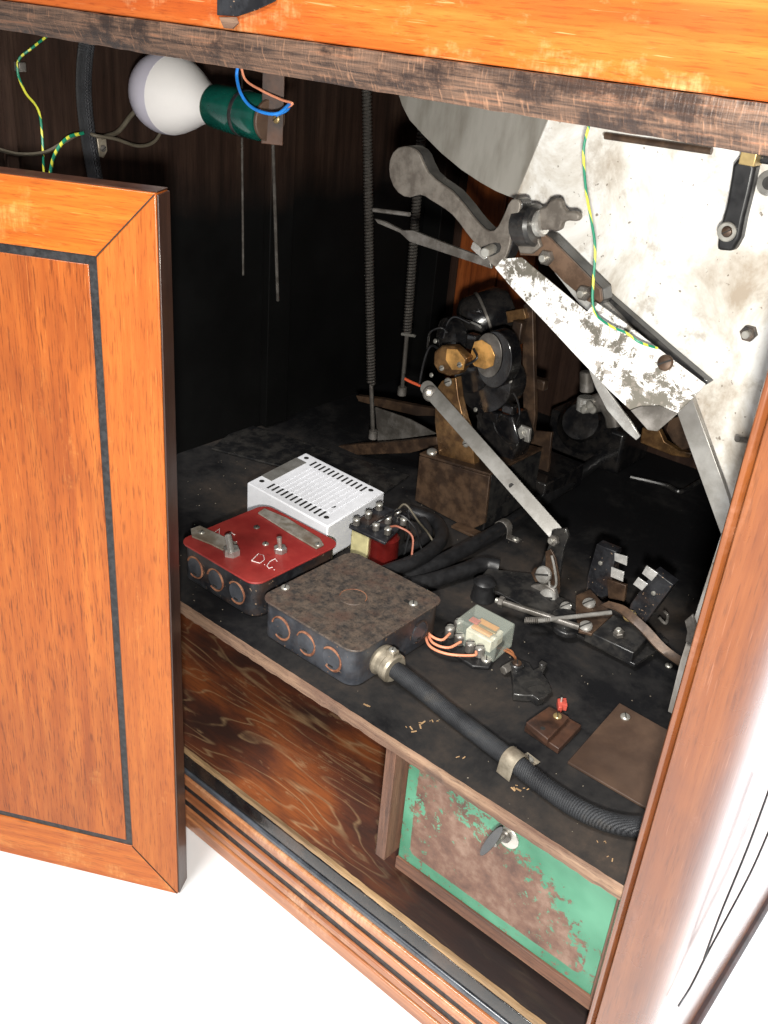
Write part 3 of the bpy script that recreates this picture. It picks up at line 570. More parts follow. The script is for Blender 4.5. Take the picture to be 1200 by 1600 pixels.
# ------------------------------------------------------------------ lever, wing nut, link bars, deflector
YL = 0.145
Z3 = lambda x, y: (540+x/3, 180+y/3)
lv = thing('weighted_lever', 'cast grey lever with round weighted end and forked tip, in front of the pale plate', 'lever', onY(780, 380, YL))
lpts = [(362, 225), (385, 270), (420, 303), (460, 330), (495, 355), (525, 388), (560, 430), (590, 470), (620, 505), (648, 533), (672, 543), (694, 540), (714, 520), (732, 485), (748, 450), (762, 415), (775, 397), (792, 391), (808, 396), (817, 412), (817, 435), (806, 470), (785, 520), (775, 560), (770, 605), (757, 648), (738, 690), (718, 710), (700, 712), (680, 698), (645, 650), (620, 620), (590, 583), (560, 545), (530, 503), (500, 468), (465, 440), (430, 418), (400, 400), (370, 380), (348, 373), (325, 378), (300, 385), (272, 381), (245, 363), (222, 333), (206, 290), (202, 250), (206, 210), (220, 175), (245, 152), (275, 145), (303, 148), (328, 163), (348, 188)]
part('lever_arm', prism(new(), [onY(*Z3(*p), YL) for p in lpts], (0, 0.0030, 0)), 'cast_steel', lv, 0.0008)
part('lever_body', prism(new(), [onY(*Z3(*p), YL)+Vector((0, 0.0031, 0)) for p in lpts], (0, 0.012, 0)), 'black_metal', lv, 0.0006)
o = part('pivot_hole', prism(new(), [onY(*Z3(*p), YL-0.0002) for p in ((668, 605), (700, 597), (722, 600), (730, 618), (722, 640), (700, 655), (675, 664), (664, 640))], (0, -0.0003, 0)), 'slot_dark', lv)
part('pin_plate', prism(new(), [onY(*Z3(*p), YL-0.0008) for p in ((602, 592), (628, 612), (655, 640), (668, 668), (652, 676), (620, 650), (590, 622))], (0, -0.0015, 0)), 'bright_steel', lv, 0.0004)
part('pivot_pin', cyl(new(), onY(*Z3(690, 625), YL-0.001), onY(*Z3(652, 645), YL-0.016), 0.0035), 'screw_steel', lv)
wn = thing('wing_nut', 'tarnished wing nut on a black collar to the right of the lever fork', 'wing nut', onY(830, 345, YL))
part('collar', cyl(new(), onY(812, 352, YL+0.012), onY(836, 350, YL+0.012)+Vector((0.004, -0.002, 0)), 0.0150), 'black_metal', wn)
part('bush', cyl(new(), onY(836, 350, YL+0.012), onY(850, 348, YL+0.012), 0.0095), 'bright_steel', wn)
wp = [(905, 435), (935, 430), (955, 400), (985, 388), (1008, 400), (1015, 430), (1035, 452), (1070, 450), (1092, 462), (1096, 482), (1082, 498), (1045, 495), (1015, 500), (1006, 535), (985, 545), (955, 538), (905, 540)]
part('wings', prism(new(), [onY(*Z3(*p), YL+0.008) for p in wp], (0, 0.006, 0)), 'cast_steel', wn, 0.0018)
lk = thing('bolted_link_bar', 'rusty brown bar with two bolts running from the lever hub down the plate', 'link bar', onY(850, 390, 0.165))
part('bar', prism(new(), [onY(px, py, 0.158) for px, py in ((810, 372), (846, 364), (858, 372), (938, 452), (940, 470), (932, 478), (916, 470), (880, 440), (842, 400), (812, 399))], (0, 0.003, 0)), 'rusty_bar', lk, 0.0006)
part('bar_back', prism(new(), [onY(px, py, 0.158)+Vector((0, 0.0031, 0)) for px, py in ((810, 372), (846, 364), (858, 372), (938, 452), (940, 470), (932, 478), (916, 470), (880, 440), (842, 400), (812, 399))], (0, 0.013, 0)), 'black_metal', lk, 0.0006)
part('knuckle', prism(new(), [onY(px, py, 0.154) for px, py in ((806, 378), (814, 368), (838, 368), (845, 385), (830, 397), (812, 396))], (0, 0.004, 0)), 'cast_steel', lk, 0.0008)
hexbolt('bolt', lk, onY(856, 402, 0.1578), (0, -1, 0), 0.0056); hexbolt('bolt', lk, onY(915, 457, 0.1578), (0, -1, 0), 0.0056)
ts = thing('tapered_strap', 'slim bright steel strap between the rusty link bar and the flaked sheet', 'strap', onY(960, 490, 0.17))
part('strap', prism(new(), [onY(px, py, 0.172) for px, py in ((862, 420), (905, 455), (932, 456), (960, 485), (1000, 528), (1032, 563), (1010, 555), (950, 510), (905, 475))], (0, 0.004, 0)), 'bright_steel', ts, 0.0004)
part('dark_rail', prism(new(), [onY(px, py, 0.176) for px, py in ((936, 450), (1045, 545), (1108, 598), (1100, 603), (1030, 560), (932, 465))], (0, 0.008, 0)), 'black_metal', ts, 0.0004)
ND = Vector((0.02, -0.93, 0.30)).normalized(); PD = onY(940, 540, 0.135)
df = thing('deflector_sheet', 'long sloping metal sheet with flaking white paint, bent lip at its lower end', 'metal sheet', PD)
dp = [(773, 418), (785, 404), (815, 402), (860, 440), (917, 487), (930, 471), (975, 503), (1025, 542), (1102, 600), (1082, 622), (1058, 645), (1030, 633), (1000, 634), (984, 640), (950, 608), (900, 556), (850, 502), (800, 450)]
part('sheet', prism(new(), [onP(*p, PD, ND) for p in dp], -ND*0.0016), 'flaked_white_metal', df, 0.0003)
e0, e1 = onP(984, 641, PD, ND), onP(1058, 646, PD, ND)
lipN = Vector((-0.1, -0.55, 0.95)).normalized()
bm = new(); e0 = e0-ND*0.001; e1 = e1-ND*0.001
lp = [e0, onP(1000, 634.5, PD, ND)-ND*0.001, onP(1030, 633.5, PD, ND)-ND*0.001, e1, onP(1027, 674, e0, Vector((0.15, -0.55, 0.80)).normalized()), onP(1012, 672, e0, Vector((0.15, -0.55, 0.80)).normalized())]
part('bent_lip', prism(bm, lp, Vector((0, 0.0016, 0))), 'dull_steel', df, 0.0003)
screw('rivet', df, onP(1040, 567, PD, ND)+ND*0.0005, ND, 0.0055, 'brown_metal')
st = thing('slanting_strap', 'flat pale steel strap slanting down from the flaked sheet to the corner post', 'strap', onY(1100, 700, 0.17))
part('strap', prism(new(), [onY(px, py, 0.168) for px, py in ((1056, 640), (1080, 618), (1140, 782), (1146, 830), (1126, 834))], (0, 0.0045, 0)), 'aluminium_strap', st, 0.0003)
db = thing('dark_blade', 'narrow dark curved blade below the flaked sheet', 'blade', onY(960, 640, 0.2))
part('blade', prism(new(), [onY(px, py, 0.20) for px, py in ((918, 572), (935, 590), (955, 618), (985, 658), (1000, 682), (994, 688), (975, 672), (948, 640), (930, 605))], (0, 0.002, 0)), 'bright_steel', db, 0.0003)
wire('earth_wire', [onY(922, 190, 0.13), onY(913, 225, 0.13), onY(912, 250, 0.13), onY(916, 300, 0.128), onY(925, 350, 0.126), onY(930, 390, 0.124), onY(927, 440, 0.122), onY(926, 470, 0.121), onY(932, 492, 0.120), onY(955, 510, 0.118), onY(978, 520, 0.117), onY(1000, 535, 0.118), onY(1027, 544, 0.128)], 0.0009, 'green_yellow_insulation', 'green and yellow wire hanging in front of the pale plate onto the flaked sheet')
# blade arm to the left of the lever
ba = thing('steel_blade_arm', 'long thin steel arm pointing left behind the round lever', 'arm', onY(760, 410, 0.19))
part('arm', prism(new(), [onY(px, py, 0.175) for px, py in ((585, 342), (600, 346), (628, 360), (645, 360), (700, 382), (765, 406), (768, 420), (720, 404), (665, 386), (640, 378), (625, 364), (590, 349))], (0, 0.003, 0)), 'dull_steel', ba, 0.0004)
part('side_pin', tube(new(), [onY(584, 328, 0.19), onY(640, 335, 0.19)], 0.0018, 10), 'dull_steel', ba)

# ------------------------------------------------------------------ springs
def spring(name, p_top, p_hook, p_bot, label):
    o = thing(name, label, 'spring', p_bot, 'long coil springs hanging at the back')
    L = (p_hook-p_top).length; part('coil', coil(new(), p_top, p_hook, 0.0040, 0.0015, L/0.0035), 'dark_spring', o)
    part('pull_rod', tube(new(), [p_hook-(p_hook-p_bot)*-0.0, p_bot], 0.0026, 10), 'dark_spring', o)
    part('hook', cyl(new(), p_bot+UP*0.008, p_bot-UP*0.003, 0.0055, 12), 'dull_steel', o); return o
YS = 0.36
spring('coil_spring', onY(573, 130, YS), onY(580, 600, YS), onY(583, 682, YS), 'longer coil spring, left one of the pair hanging at the back')
sp2 = spring('coil_spring', onY(661, 180, YS+0.04), onY(636, 520, YS+0.04), onY(628, 614, YS+0.04), 'shorter leaning coil spring that passes behind the round lever')
part('cross_pin', tube(new(), [onY(628, 522, YS+0.035), onY(648, 525, YS+0.035)], 0.0018, 8), 'screw_steel', sp2)

# ------------------------------------------------------------------ cam mechanism at the back
mc = thing('cam_mechanism', 'oily black cam and motor unit with brass cheeks standing on a brown bracket', 'mechanism', Vector((-0.535, 0.35, 0)))
part('front_bracket', prism(new(), [onY(px, py, 0.312) for px, py in ((655, 712), (765, 745), (757, 818), (735, 828), (648, 782))], (0, 0.004, 0)), 'brown_metal', mc, 0.0008)
part('bracket_top', prism(new(), [onY(655, 711.5, 0.3115), onY(765.5, 744.5, 0.3115), onY(765.5, 744.5, 0.3115)+Vector((0, 0.10, 0)), onY(655, 711.5, 0.3115)+Vector((0, 0.10, 0))], (0, 0, 0.003)), 'brown_metal', mc, 0.0008)
a_ = onY(765, 745, 0.3125); part('bracket_side', box(new(), (a_.x-0.003, 0.3165, 0.0008), (a_.x, 0.412, a_.z)), 'black_metal', mc, 0.0005)
part('bracket_foot', box(new(), (a_.x-0.03, 0.298, 0.0006), (a_.x+0.004, 0.312, 0.0036)), 'brown_metal', mc, 0.0005)
part('brass_cheek', prism(new(), [onY(px, py, 0.322) for px, py in ((680, 610), (690, 595), (712, 590), (716, 622), (724, 655), (738, 690), (742, 738), (720, 730), (686, 716), (679, 660))], (0, 0.010, 0)), 'oily_brass', mc, 0.0008)
part('upper_cheek', prism(new(), [onY(px, py, 0.315) for px, py in ((677, 570), (678, 550), (690, 540), (708, 541), (722, 553), (730, 560), (724, 575), (716, 585), (700, 588), (685, 582))], (0, 0.012, 0)), 'oily_brass', mc, 0.0016)
c1 = onY(762, 560, 0.33)
def disc(cx, cy, rx, ry, y, th, mat, name, n=28, bev=0.001):
    return part(name, prism(new(), [onY(cx+rx*math.cos(2*math.pi*k/n), cy+ry*math.sin(2*math.pi*k/n), y) for k in range(n)], (0, th, 0)), mat, mc, bev)
disc(772, 562, 28, 45, 0.330, 0.018, 'oily_black', 'cam_disc')
disc(763, 555, 21, 35, 0.3285, 0.0010, 'dull_steel', 'cam_face')
part('lit_facet', prism(new(), [onY(px, py, 0.3145) for px, py in ((698, 545), (714, 546), (726, 562), (724, 578), (706, 578), (696, 562))], (0, 0.0008, 0)), 'lit_brass', mc, 0.0003)  # lit facet of the cheek, its brightness put into the colour
part('lit_face', prism(new(), [onY(px, py, 0.3270) for px, py in ((741, 534), (752, 531), (766, 540), (773, 556), (770, 572), (757, 577), (741, 572), (734, 562), (736, 550))], (0, 0.0012, 0)), 'lit_brass', mc, 0.0004)  # lit portion of the cam, laid on as a brighter patch
disc(758, 604, 40, 42, 0.345, 0.030, 'oily_black', 'cam_drum')
disc(735, 585, 26, 30, 0.340, 0.006, 'oily_black', 'inner_cam')
m0, m1 = onY(722, 512, 0.40), onY(800, 482, 0.44)
part('motor', lathe(new(), m0, m1-m0, [(0, 0.018), (0.006, 0.027), (0.012, 0.030), ((m1-m0).length*0.8, 0.030), ((m1-m0).length, 0.022)], 32), 'oily_black', mc)
part('motor_band', lathe(new(), m0+(m1-m0)*0.42, m1-m0, [(0, 0.0302), (0.0005, 0.0312), (0.0030, 0.0312), (0.0035, 0.0302)], 32), 'dull_steel', mc)
part('end_cap', lathe(new(), onY(712, 528, 0.37), (-0.4, -0.9, 0), [(0, 0.024), (0.012, 0.022), (0.018, 0.010), (0.02, 0.001)], 26), 'oily_black', mc)
part('contact_arc', tube(new(), smooth([onY(722, 498, 0.365), onY(745, 507, 0.36), onY(752, 512, 0.36)]), 0.0011, 8), 'bright_steel', mc)
part('rear_post', prism(new(), [onY(px, py, 0.405) for px, py in ((818, 476), (832, 470), (834, 560), (836, 650), (830, 692), (818, 672), (816, 560))], (0, 0.006, 0)), 'brown_metal', mc, 0.0006)
part('rear_post_foot', prism(new(), [onY(px, py, 0.44) for px, py in ((826, 672), (862, 676), (856, 738), (830, 728), (820, 705))], (0, 0.004, 0)), 'brown_metal', mc, 0.0006)
part('top_strap', prism(new(), [onY(px, py, 0.40) for px, py in ((790, 487), (818, 482), (822, 498), (793, 505))], (0, 0.006, 0)), 'oily_brass', mc, 0.0006)
part('small_clamp', prism(new(), [onY(px, py, 0.37) for px, py in ((795, 662), (812, 664), (828, 670), (826, 692), (800, 684), (806, 674))], (0, 0.004, 0)), 'bright_steel', mc, 0.0006)
part('cross_base', box(new(), (-0.565, 0.415, 0.0006), (-0.47, 0.50, 0.03)), 'oily_black', mc, 0.002)
part('lower_frame', prism(new(), [onY(px, py, 0.36) for px, py in ((745, 640), (800, 650), (812, 690), (800, 720), (760, 735), (742, 700))], (0, 0.03, 0)), 'oily_black', mc, 0.002)
for px, py, y, r in ((728, 693, 0.3215, 0.0042), (700, 597, 0.3135, 0.0046), (812, 678, 0.3685, 0.0042), (690, 575, 0.314, 0.0030), (718, 570, 0.314, 0.0030)):
    screw('screw', mc, onY(px, py, y), (-0.1, -1, 0.15), r)
for px, py, y in ((675, 706, 0.318), (750, 742, 0.318)):
    p = onY(px, py, y); screw('dome_screw', mc, p, (0, -0.2, 1), 0.0058, slot=False)
for px, py, y in ((702, 500, 0.37), (680, 533, 0.355), (674, 586, 0.335), (795, 540, 0.34), (797, 595, 0.345), (743, 640, 0.345)):
    screw('rivet', mc, onY(px, py, y), (-0.2, -1, 0.3), 0.0026, slot=False)
for k, pts_ in enumerate((((700, 520), (690, 512), (672, 520), (668, 545)), ((735, 505), (712, 495), (700, 505), (694, 528)), ((790, 600), (806, 620), (812, 645), (806, 664)), ((770, 650), (775, 672), (790, 690), (806, 700)), ((745, 648), (752, 668), (748, 690), (756, 710)))):
    part('lead_wire', tube(new(), smooth([onY(px, py, 0.345+0.004*k) for px, py in pts_]), 0.0013, 7), 'oily_black', mc)
for px, py, y, w, h in ((765, 650, 0.350, 0.010, 0.006), (792, 640, 0.352, 0.007, 0.005), (735, 535, 0.335, 0.006, 0.008), (806, 520, 0.39, 0.006, 0.012), (838, 600, 0.43, 0.010, 0.006)):
    c_ = onY(px, py, y); part('bracket_block', box(new(), (c_.x-w, c_.y, c_.z-h), (c_.x+w, c_.y+0.010, c_.z+h)), 'oily_black' if px < 800 else 'brown_metal', mc, 0.0015)
part('wire_loop', tube(new(), smooth([onY(655, 602, 0.33), onY(664, 560, 0.33), onY(676, 540, 0.33), onY(700, 560, 0.322), onY(722, 571, 0.318), onY(745, 560, 0.32), onY(740, 545, 0.325)]), 0.0013, 8), 'black_rubber', mc)
for py0, pts, lab in ((0, ((500, 700), (560, 694), (620, 690), (682, 683), (684, 697), (640, 708), (560, 711), (500, 707)), 'brown flat arm under the left spring, lower one of two'), (1, ((556, 618), (600, 624), (650, 634), (690, 641), (690, 650), (650, 650), (600, 638), (560, 627)), 'brown flat arm under the leaning spring, upper one of two')):
    y = 0.362 if py0 == 0 else 0.402
    o = thing('spring_arm', lab, 'arm', onY(*pts[0], y), 'arms pulled by the coil springs'); part('arm', prism(new(), [onY(*p, y-0.004) for p in pts], (0, 0.008, 0)), 'brown_metal', o, 0.0006)
o = thing('grey_gusset', 'dark grey sheet gusset between the two brown spring arms', 'gusset', onY(600, 680, 0.385))
part('gusset', prism(new(), [onY(px, py, 0.385) for px, py in ((586, 636), (640, 655), (682, 678), (640, 684), (590, 690))], (0, 0.002, 0)), 'dull_steel', o, 0.0003)
tag(part('red_wire', tube(new(), smooth([onY(633, 592, 0.33), onY(645, 598, 0.33), onY(660, 604, 0.33)]), 0.0016, 8), 'red_insulation', org=onY(640, 595, 0.33)), 'short red wire behind the upper end of the pale link bar', 'wire')
# dark clutter to the right of the mechanism
jk = thing('drive_coupling', 'oily black coupling with bright barrel and bolts behind the flaked sheet', 'coupling', Vector((-0.50, 0.55, 0)))
part('housing', lathe(new(), (-0.515, 0.60, 0.03), (0.1, -0.5, 0.25), [(0, 0.02), (0.005, 0.036), (0.05, 0.036), (0.065, 0.024), (0.08, 0.022)], 26), 'oily_black', jk)
part('housing_block', box(new(), (-0.56, 0.56, 0.0006), (-0.455, 0.64, 0.055)), 'oily_black', jk, 0.004)
part('barrel', cyl(new(), onY(917, 580, 0.42), onY(917, 612, 0.42), 0.0075), 'dull_steel', jk)
part('barrel_collar', cyl(new(), onY(916, 620, 0.42), onY(914, 642, 0.42), 0.0095), 'bright_steel', jk)
for px, py in ((921, 633), (912, 640), (926, 640)): screw('bolt', jk, onY(px, py, 0.408), (-0.2, -1, 0.2), 0.0045, slot=False)
part('elbow', tube(new(), smooth([onY(925, 632, 0.43), onY(945, 628, 0.43), onY(958, 645, 0.43), onY(962, 665, 0.43)]), 0.010, 14), 'dull_steel', jk)
part('stem', cyl(new(), onY(958, 655, 0.45), onY(962, 662, 0.56), 0.008), 'oily_black', jk)
bf = thing('brass_fork', 'curved dull brass fork on the shelf below the flaked sheet', 'fork', onY(1040, 700, 0.45))
part('fork', prism(new(), [onY(px, py, 0.50) for px, py in ((1003, 668), (1030, 672), (1038, 690), (1060, 704), (1080, 708), (1078, 716), (1050, 712), (1020, 700), (1000, 692))], (0, 0.008, 0)), 'oily_brass', bf, 0.001)
part('fork_post', prism(new(), [onY(px, py, 0.50) for px, py in ((1045, 655), (1062, 650), (1078, 700), (1066, 704), (1050, 690), (1040, 672))], (0, 0.012, 0)), 'brown_metal', bf, 0.001)
P = smooth([onZ(985, 745, 0.004), onZ(1040, 758, 0.004), onZ(1062, 768, 0.004), onZ(1085, 757, 0.005), onZ(1110, 742, 0.008)])
tag(part('bent_flat_rod', tube(new(), P, 0.0028, 8), 'black_metal', org=P[0]), 'bent dark rod lying on the shelf near the slanting strap', 'rod')

# ------------------------------------------------------------------ pale link bar to the actuator
l0, l1 = onY(668, 606, 0.305), onY(868, 832, 0.272)
pl_ = thing('pale_link_bar', 'long pale flat link bar running diagonally from the cam unit to the black switch actuator', 'link bar', l1)
fc = (CAM-(l0+l1)/2).normalized()
part('bar', strip(new(), l0, l1, 0.0150, 0.003, fc), 'aluminium_strap', pl_, 0.0003)
screw('washer', pl_, onP(673, 615, l0+fc*0.0018, fc), fc, 0.0085, 'dull_steel', slot=False)
hexbolt('nut', pl_, onP(671, 614, l0+fc*0.005, fc), fc, 0.0045)
q = onP(799, 759, (l0+l1)/2+fc*0.0016, (fc-(l1-l0).normalized()*fc.dot((l1-l0).normalized())).normalized()); part('hole', lathe(new(), q, fc, [(-0.001, 0.0026), (0.0004, 0.0026)], 16), 'slot_dark', pl_)

# ------------------------------------------------------------------ switch actuator on the shelf
ac = thing('switch_actuator', 'black lever actuator with slotted screws, threaded rods and two upright contact blocks', 'actuator', Vector((-0.36, 0.27, 0)))
bz = 0.010
part('base_plate', prism(new(), [onZ(px, py, bz) for px, py in ((762, 888), (838, 897), (856, 915), (905, 960), (990, 1000), (1032, 990), (1046, 1003), (992, 1038), (900, 990), (865, 972), (778, 925), (742, 912))], (0, 0, -0.0035)), 'black_metal', ac, 0.0008)
part('spacer', box(new(), onZ(890, 960, 0.0007)-Vector((0.02, 0.012, 0)), onZ(890, 960, 0.006)+Vector((0.05, 0.02, 0))), 'black_metal', ac, 0.0006)
part('end_block', prism(new(), [onZ(px, py, 0.020) for px, py in ((915, 985), (990, 1020), (1022, 985), (945, 955))], (0, 0, -0.0115)), 'black_metal', ac, 0.0010)
p = onZ(754, 935, 0.0)
f = part('rubber_foot', lathe(new(), (p.x, p.y, 0.0006), UP, [(0, 0.012), (0.004, 0.0115), (0.012, 0.0095), (0.015, 0.0105), (0.018, 0.0110), (0.0205, 0.0085), (0.022, 0.004), (0.0222, 0.0001)], 26), 'black_rubber', ac)
# uprights near pivot
part('pivot_arm', prism(new(), [onY(px, py, 0.262) for px, py in ((862, 828), (884, 826), (888, 838), (880, 862), (876, 885), (872, 920), (868, 945), (850, 948), (838, 935), (838, 910), (846, 880), (858, 850))], (0, 0.004, 0)), 'black_metal', ac, 0.0008)
part('slotted_link', prism(new(), [onY(px, py, 0.257) for px, py in ((852, 862), (860, 858), (868, 872), (874, 905), (874, 925), (864, 945), (856, 940), (860, 915), (852, 885))], (0, 0.002, 0)), 'brown_metal', ac, 0.0005)
part('wire_clip', tube(new(), smooth([onY(862, 868, 0.252), onY(866, 885, 0.250), onY(869, 905, 0.250), onY(868, 916, 0.252), onY(860, 918, 0.252), onY(857, 900, 0.252)]), 0.0012, 8), 'bright_steel', ac)
part('rocker', prism(new(), [onY(px, py, 0.250) for px, py in ((820, 925), (830, 915), (850, 912), (866, 922), (870, 940), (858, 950), (840, 948), (826, 944))], (0, 0.006, 0)), 'dull_steel', ac, 0.0010)
part('bracket_tab', prism(new(), [onY(px, py, 0.256) for px, py in ((829, 895), (834, 888), (846, 892), (850, 908), (836, 910))], (0, 0.004, 0)), 'brown_metal', ac, 0.0006)
hexbolt('nut', ac, onY(867, 844, 0.2575), (-0.1, -1, 0.2), 0.0055)
for px, py, r, y in ((849, 898, 0.0085, 0.252), (855, 934, 0.0092, 0.2485)):
    screw('large_screw', ac, onY(px, py, y), (-0.15, -1, 0.35), r, 'bright_steel', rot=0.4)
screw('bolt', ac, onY(822, 932, 0.250), (-0.4, -1, 0.1), 0.0045, slot=False)
# rods
r0, r1 = onZ(782, 940, 0.020), onZ(905, 980, 0.022)
part('pull_rod', tube(new(), [r0, r1], 0.0030, 12), 'dull_steel', ac); hexbolt('rod_nut', ac, r0+(r1-r0)*0.04, (r0-r1), 0.0052)
c0, c1_ = onZ(840, 970, 0.022), onZ(955, 957, 0.028)
part('thrust_rod', tube(new(), [c0, c1_], 0.0020, 10), 'bright_steel', ac); part('rod_thread', coil(new(), onZ(820, 969, 0.021), onZ(858, 968.5, 0.0225), 0.0022, 0.0008, 13), 'dull_steel', ac)
for k, (px, py, r) in enumerate(((884, 985, 0.012), (882, 978, 0.013))): 
    part('collar_ring', lathe(new(), onZ(px, py, 0.008), UP, [(0, r), (0.004+0.006*k, r), (0.005+0.006*k, r*0.9)], 24), 'black_metal', ac, 0.0003)
part('thrust_plate', prism(new(), [onZ(px, py, 0.021) for px, py in ((900, 930), (922, 920), (945, 945), (958, 960), (925, 990), (905, 985), (900, 960))], (0, 0, -0.003)), 'brown_metal', ac, 0.0006)
for px, py, z, r in ((920, 943, 0.022, 0.0062), (915, 979, 0.022, 0.0062), (984, 962, 0.032, 0.0060), (884, 948, 0.018, 0.0055)):
    screw('screw', ac, onZ(px, py, z), (-0.15, -0.5, 1), r, 'screw_brass' if px > 980 else 'bright_steel', rot=1.2)
hexbolt('bolt', ac, onZ(967, 992, 0.021), (-0.1, -0.3, 1), 0.0050)
yb = 0.290
def block(quad, y, lab):
    o = part('contact_block', prism(new(), [onY(px, py, y) for px, py in quad], (0, 0.012, 0)), 'black_enamel', ac, 0.0007, label=lab); return o
b1o = block(((932, 850), (962, 862), (952, 930), (940, 934), (915, 925), (918, 900)), 0.288, 'upright black block leaning left, nearer the link bar')
b2o = block(((1022, 892), (1052, 914), (1012, 968), (998, 985), (978, 972), (985, 944)), 0.262, 'upright black block leaning right, nearer the corner post')
for o, y, tabs, sc in ((b1o, 0.283, (((960, 864), (980, 870), (979, 884), (960, 876)), ((955, 886), (975, 894), (973, 909), (954, 901))), (938, 880)), (b2o, 0.257, (((1010, 884), (1028, 896), (1018, 908), (1003, 896)), ((997, 902), (1012, 913), (1003, 923), (989, 913))), (1021, 927))):
    for tb in tabs: part('contact_tab', prism(new(), [onY(*q_, y) for q_ in tb], (0, 0.0012, 0)), 'silver_contact', o, 0.0002)
    screw('contact_screw', o, onY(*sc, y+0.0045), (0, -1, 0), 0.0022, slot=False)
part('block_bracket', prism(new(), [onY(px, py, 0.285) for px, py in ((948, 905), (978, 915), (975, 940), (950, 935))], (0, 0.004, 0)), 'brown_metal', ac, 0.0006)
P = smooth([onZ(945, 942, 0.034), onZ(970, 950, 0.036), onZ(992, 968, 0.034), (onZ(1010, 985, 0.030)), onZ(1035, 1012, 0.022), onZ(1068, 1036, 0.014)])
bm = new(); w0 = Vector((0.0022, 0.0026, 0.002))
for p_, q_ in zip(P, P[1:]):
    pass
ra = [bm.verts.new(p_+w0) for p_ in P]; rb = [bm.verts.new(p_-w0) for p_ in P]; rc = [bm.verts.new(p_-w0-UP*0.0012) for p_ in P]; rd = [bm.verts.new(p_+w0-UP*0.0012) for p_ in P]
for A1, B1 in ((ra, rb), (rb, rc), (rc, rd), (rd, ra)):
    for i in range(len(P)-1): bm.faces.new((A1[i], A1[i+1], B1[i+1], B1[i]))
part('copper_strap', bm, 'brown_metal', ac)
part('ring_clip', tube(new(), smooth([onZ(1030, 965, 0.014), onZ(1040, 974, 0.012), (onZ(1043, 962, 0.014)), onZ(1038, 955, 0.018)]), 0.0014, 8), 'dull_steel', ac)

# ------------------------------------------------------------------ relay with clear cover
rl = thing('relay', 'small relay under a clear cover with orange coil and row of screw terminals', 'relay', onZ(742, 1000, 0))
rb_ = [onZ(px, py, 0.004) for px, py in ((690, 990), (735, 955), (800, 985), (765, 1042), (738, 1040), (692, 1010))]
part('relay_base', prism(new(), rb_, (0, 0, -0.0034)), 'black_rubber', rl, 0.001)
ru = (onZ(795, 985, 0.004)-onZ(738, 955, 0.004)).normalized(); rv = (onZ(738, 955, 0.004)-onZ(700, 985, 0.004)).normalized()
cc = onZ(757, 990, 0.014); 
part('coil_frame', obox(new(), cc-UP*0.002, ru*0.0135, rv*0.0110, UP*0.0060), 'cream_bakelite', rl, 0.001)
part('coil', obox(new(), cc+UP*0.0062, ru*0.010, rv*0.0088, UP*0.0010), 'coil_tape', rl, 0.0006)
part('red_mark', obox(new(), onZ(742, 970, 0.0225), ru*0.0045, rv*0.0035, UP*0.0008), 'red_tag', rl, 0.0004)
part('coil_leaf', obox(new(), onZ(762, 983, 0.0230), ru*0.009, rv*0.0016, UP*0.0005), 'screw_brass', rl, 0.0003)
part('clear_cover', obox(new(), cc+UP*0.001, ru*0.0215, rv*0.0165, UP*0.0125), 'clear_plastic', rl, 0.002)
for px, py in ((703, 985), (718, 997), (735, 1009), (750, 1016), (717, 975)):
    q = onZ(px, py, 0.010); o = part('terminal', cyl(new(), q-UP*0.006, q+UP*0.003, 0.0045, 14), 'dull_steel', rl); screw('screw_head', o, q+UP*0.0032, (0, -0.2, 1), 0.0038)
screw('mount_screw', rl, onZ(760, 1030, 0.0048), UP, 0.0045)
for pts, lab in ((((668, 978), (672, 992), (690, 1000), (703, 990)), 'pink orange wire to the relay, uppermost of three'), (((667, 984), (676, 1004), (700, 1012), (720, 1003)), 'pink orange wire to the relay, middle of three'), (((664, 990), (672, 1010), (700, 1022), (740, 1024), (744, 1018)), 'pink orange wire to the relay, lowest of three')):
    wire('relay_wire', [onZ(px, py, 0.004+0.006*(i > 0)) for i, (px, py) in enumerate(pts)], 0.0012, 'pink_insulation', lab, 'wire', 'pink orange wires between the junction box and the relay')

# ------------------------------------------------------------------ red switch box
def junction(name, label, cat, x0, x1, y0, y1, h, bodymat, lidmat, frontmat):
    t = thing(name, label, cat, Vector(((x0+x1)/2, (y0+y1)/2, 0)))
    part('box_body', prism(new(), rounded(x0+0.002, x1-0.002, y0+0.002, y1-0.002, 0.0006, 0.012), (0, 0, h-0.0026)), bodymat, t, 0.0012)
    part('lid', prism(new(), rounded(x0, x1, y0, y1, h-0.0016, 0.012), (0, 0, 0.0018)), lidmat, t, 0.0005)
    return t
def knockouts(t, spots, nrm, mat='rust_ring', r=0.0105):
    for p in spots:
        p = Vector(p); n = Vector(nrm)
        bm = new(); u, v = frame(n); N = 28; a0 = 0.5
        tube(bm, [p+(u*math.cos(a)+v*math.sin(a))*r for a in [1.0+k/N*(4.6+0.5*math.sin(p.x*400)) for k in range(N+1)]], [0.0006+0.0007*abs(math.sin(k*0.23+p.x*90)) for k in range(N+1)], 6)
        o = part('knockout', lathe(new(), p-n*0.0006, n, [(0, r*0.9), (0.0010, r*0.88), (0.0011, r*0.5)], 28), 'blue_black_enamel', t); part('rust_ring', bm, mat, o)
        part('pry_slot', obox(new(), p+v*r*0.62+n*0.0005, u*0.0025, v*0.0009, n*0.0003), 'slot_dark', o)
rx0, rx1, ry0, ry1, rh = -0.630, -0.527, 0.029, 0.142, 0.038
rx0, rx1, ry0, ry1 = -0.6285, -0.5235, 0.0270, 0.1370
red = junction('red_switch_box', 'black steel box with red painted switch lid marked A.C. and D.C.', 'switch box', rx0, rx1, ry0, ry1, rh, 'black_enamel', 'red_paint', None)
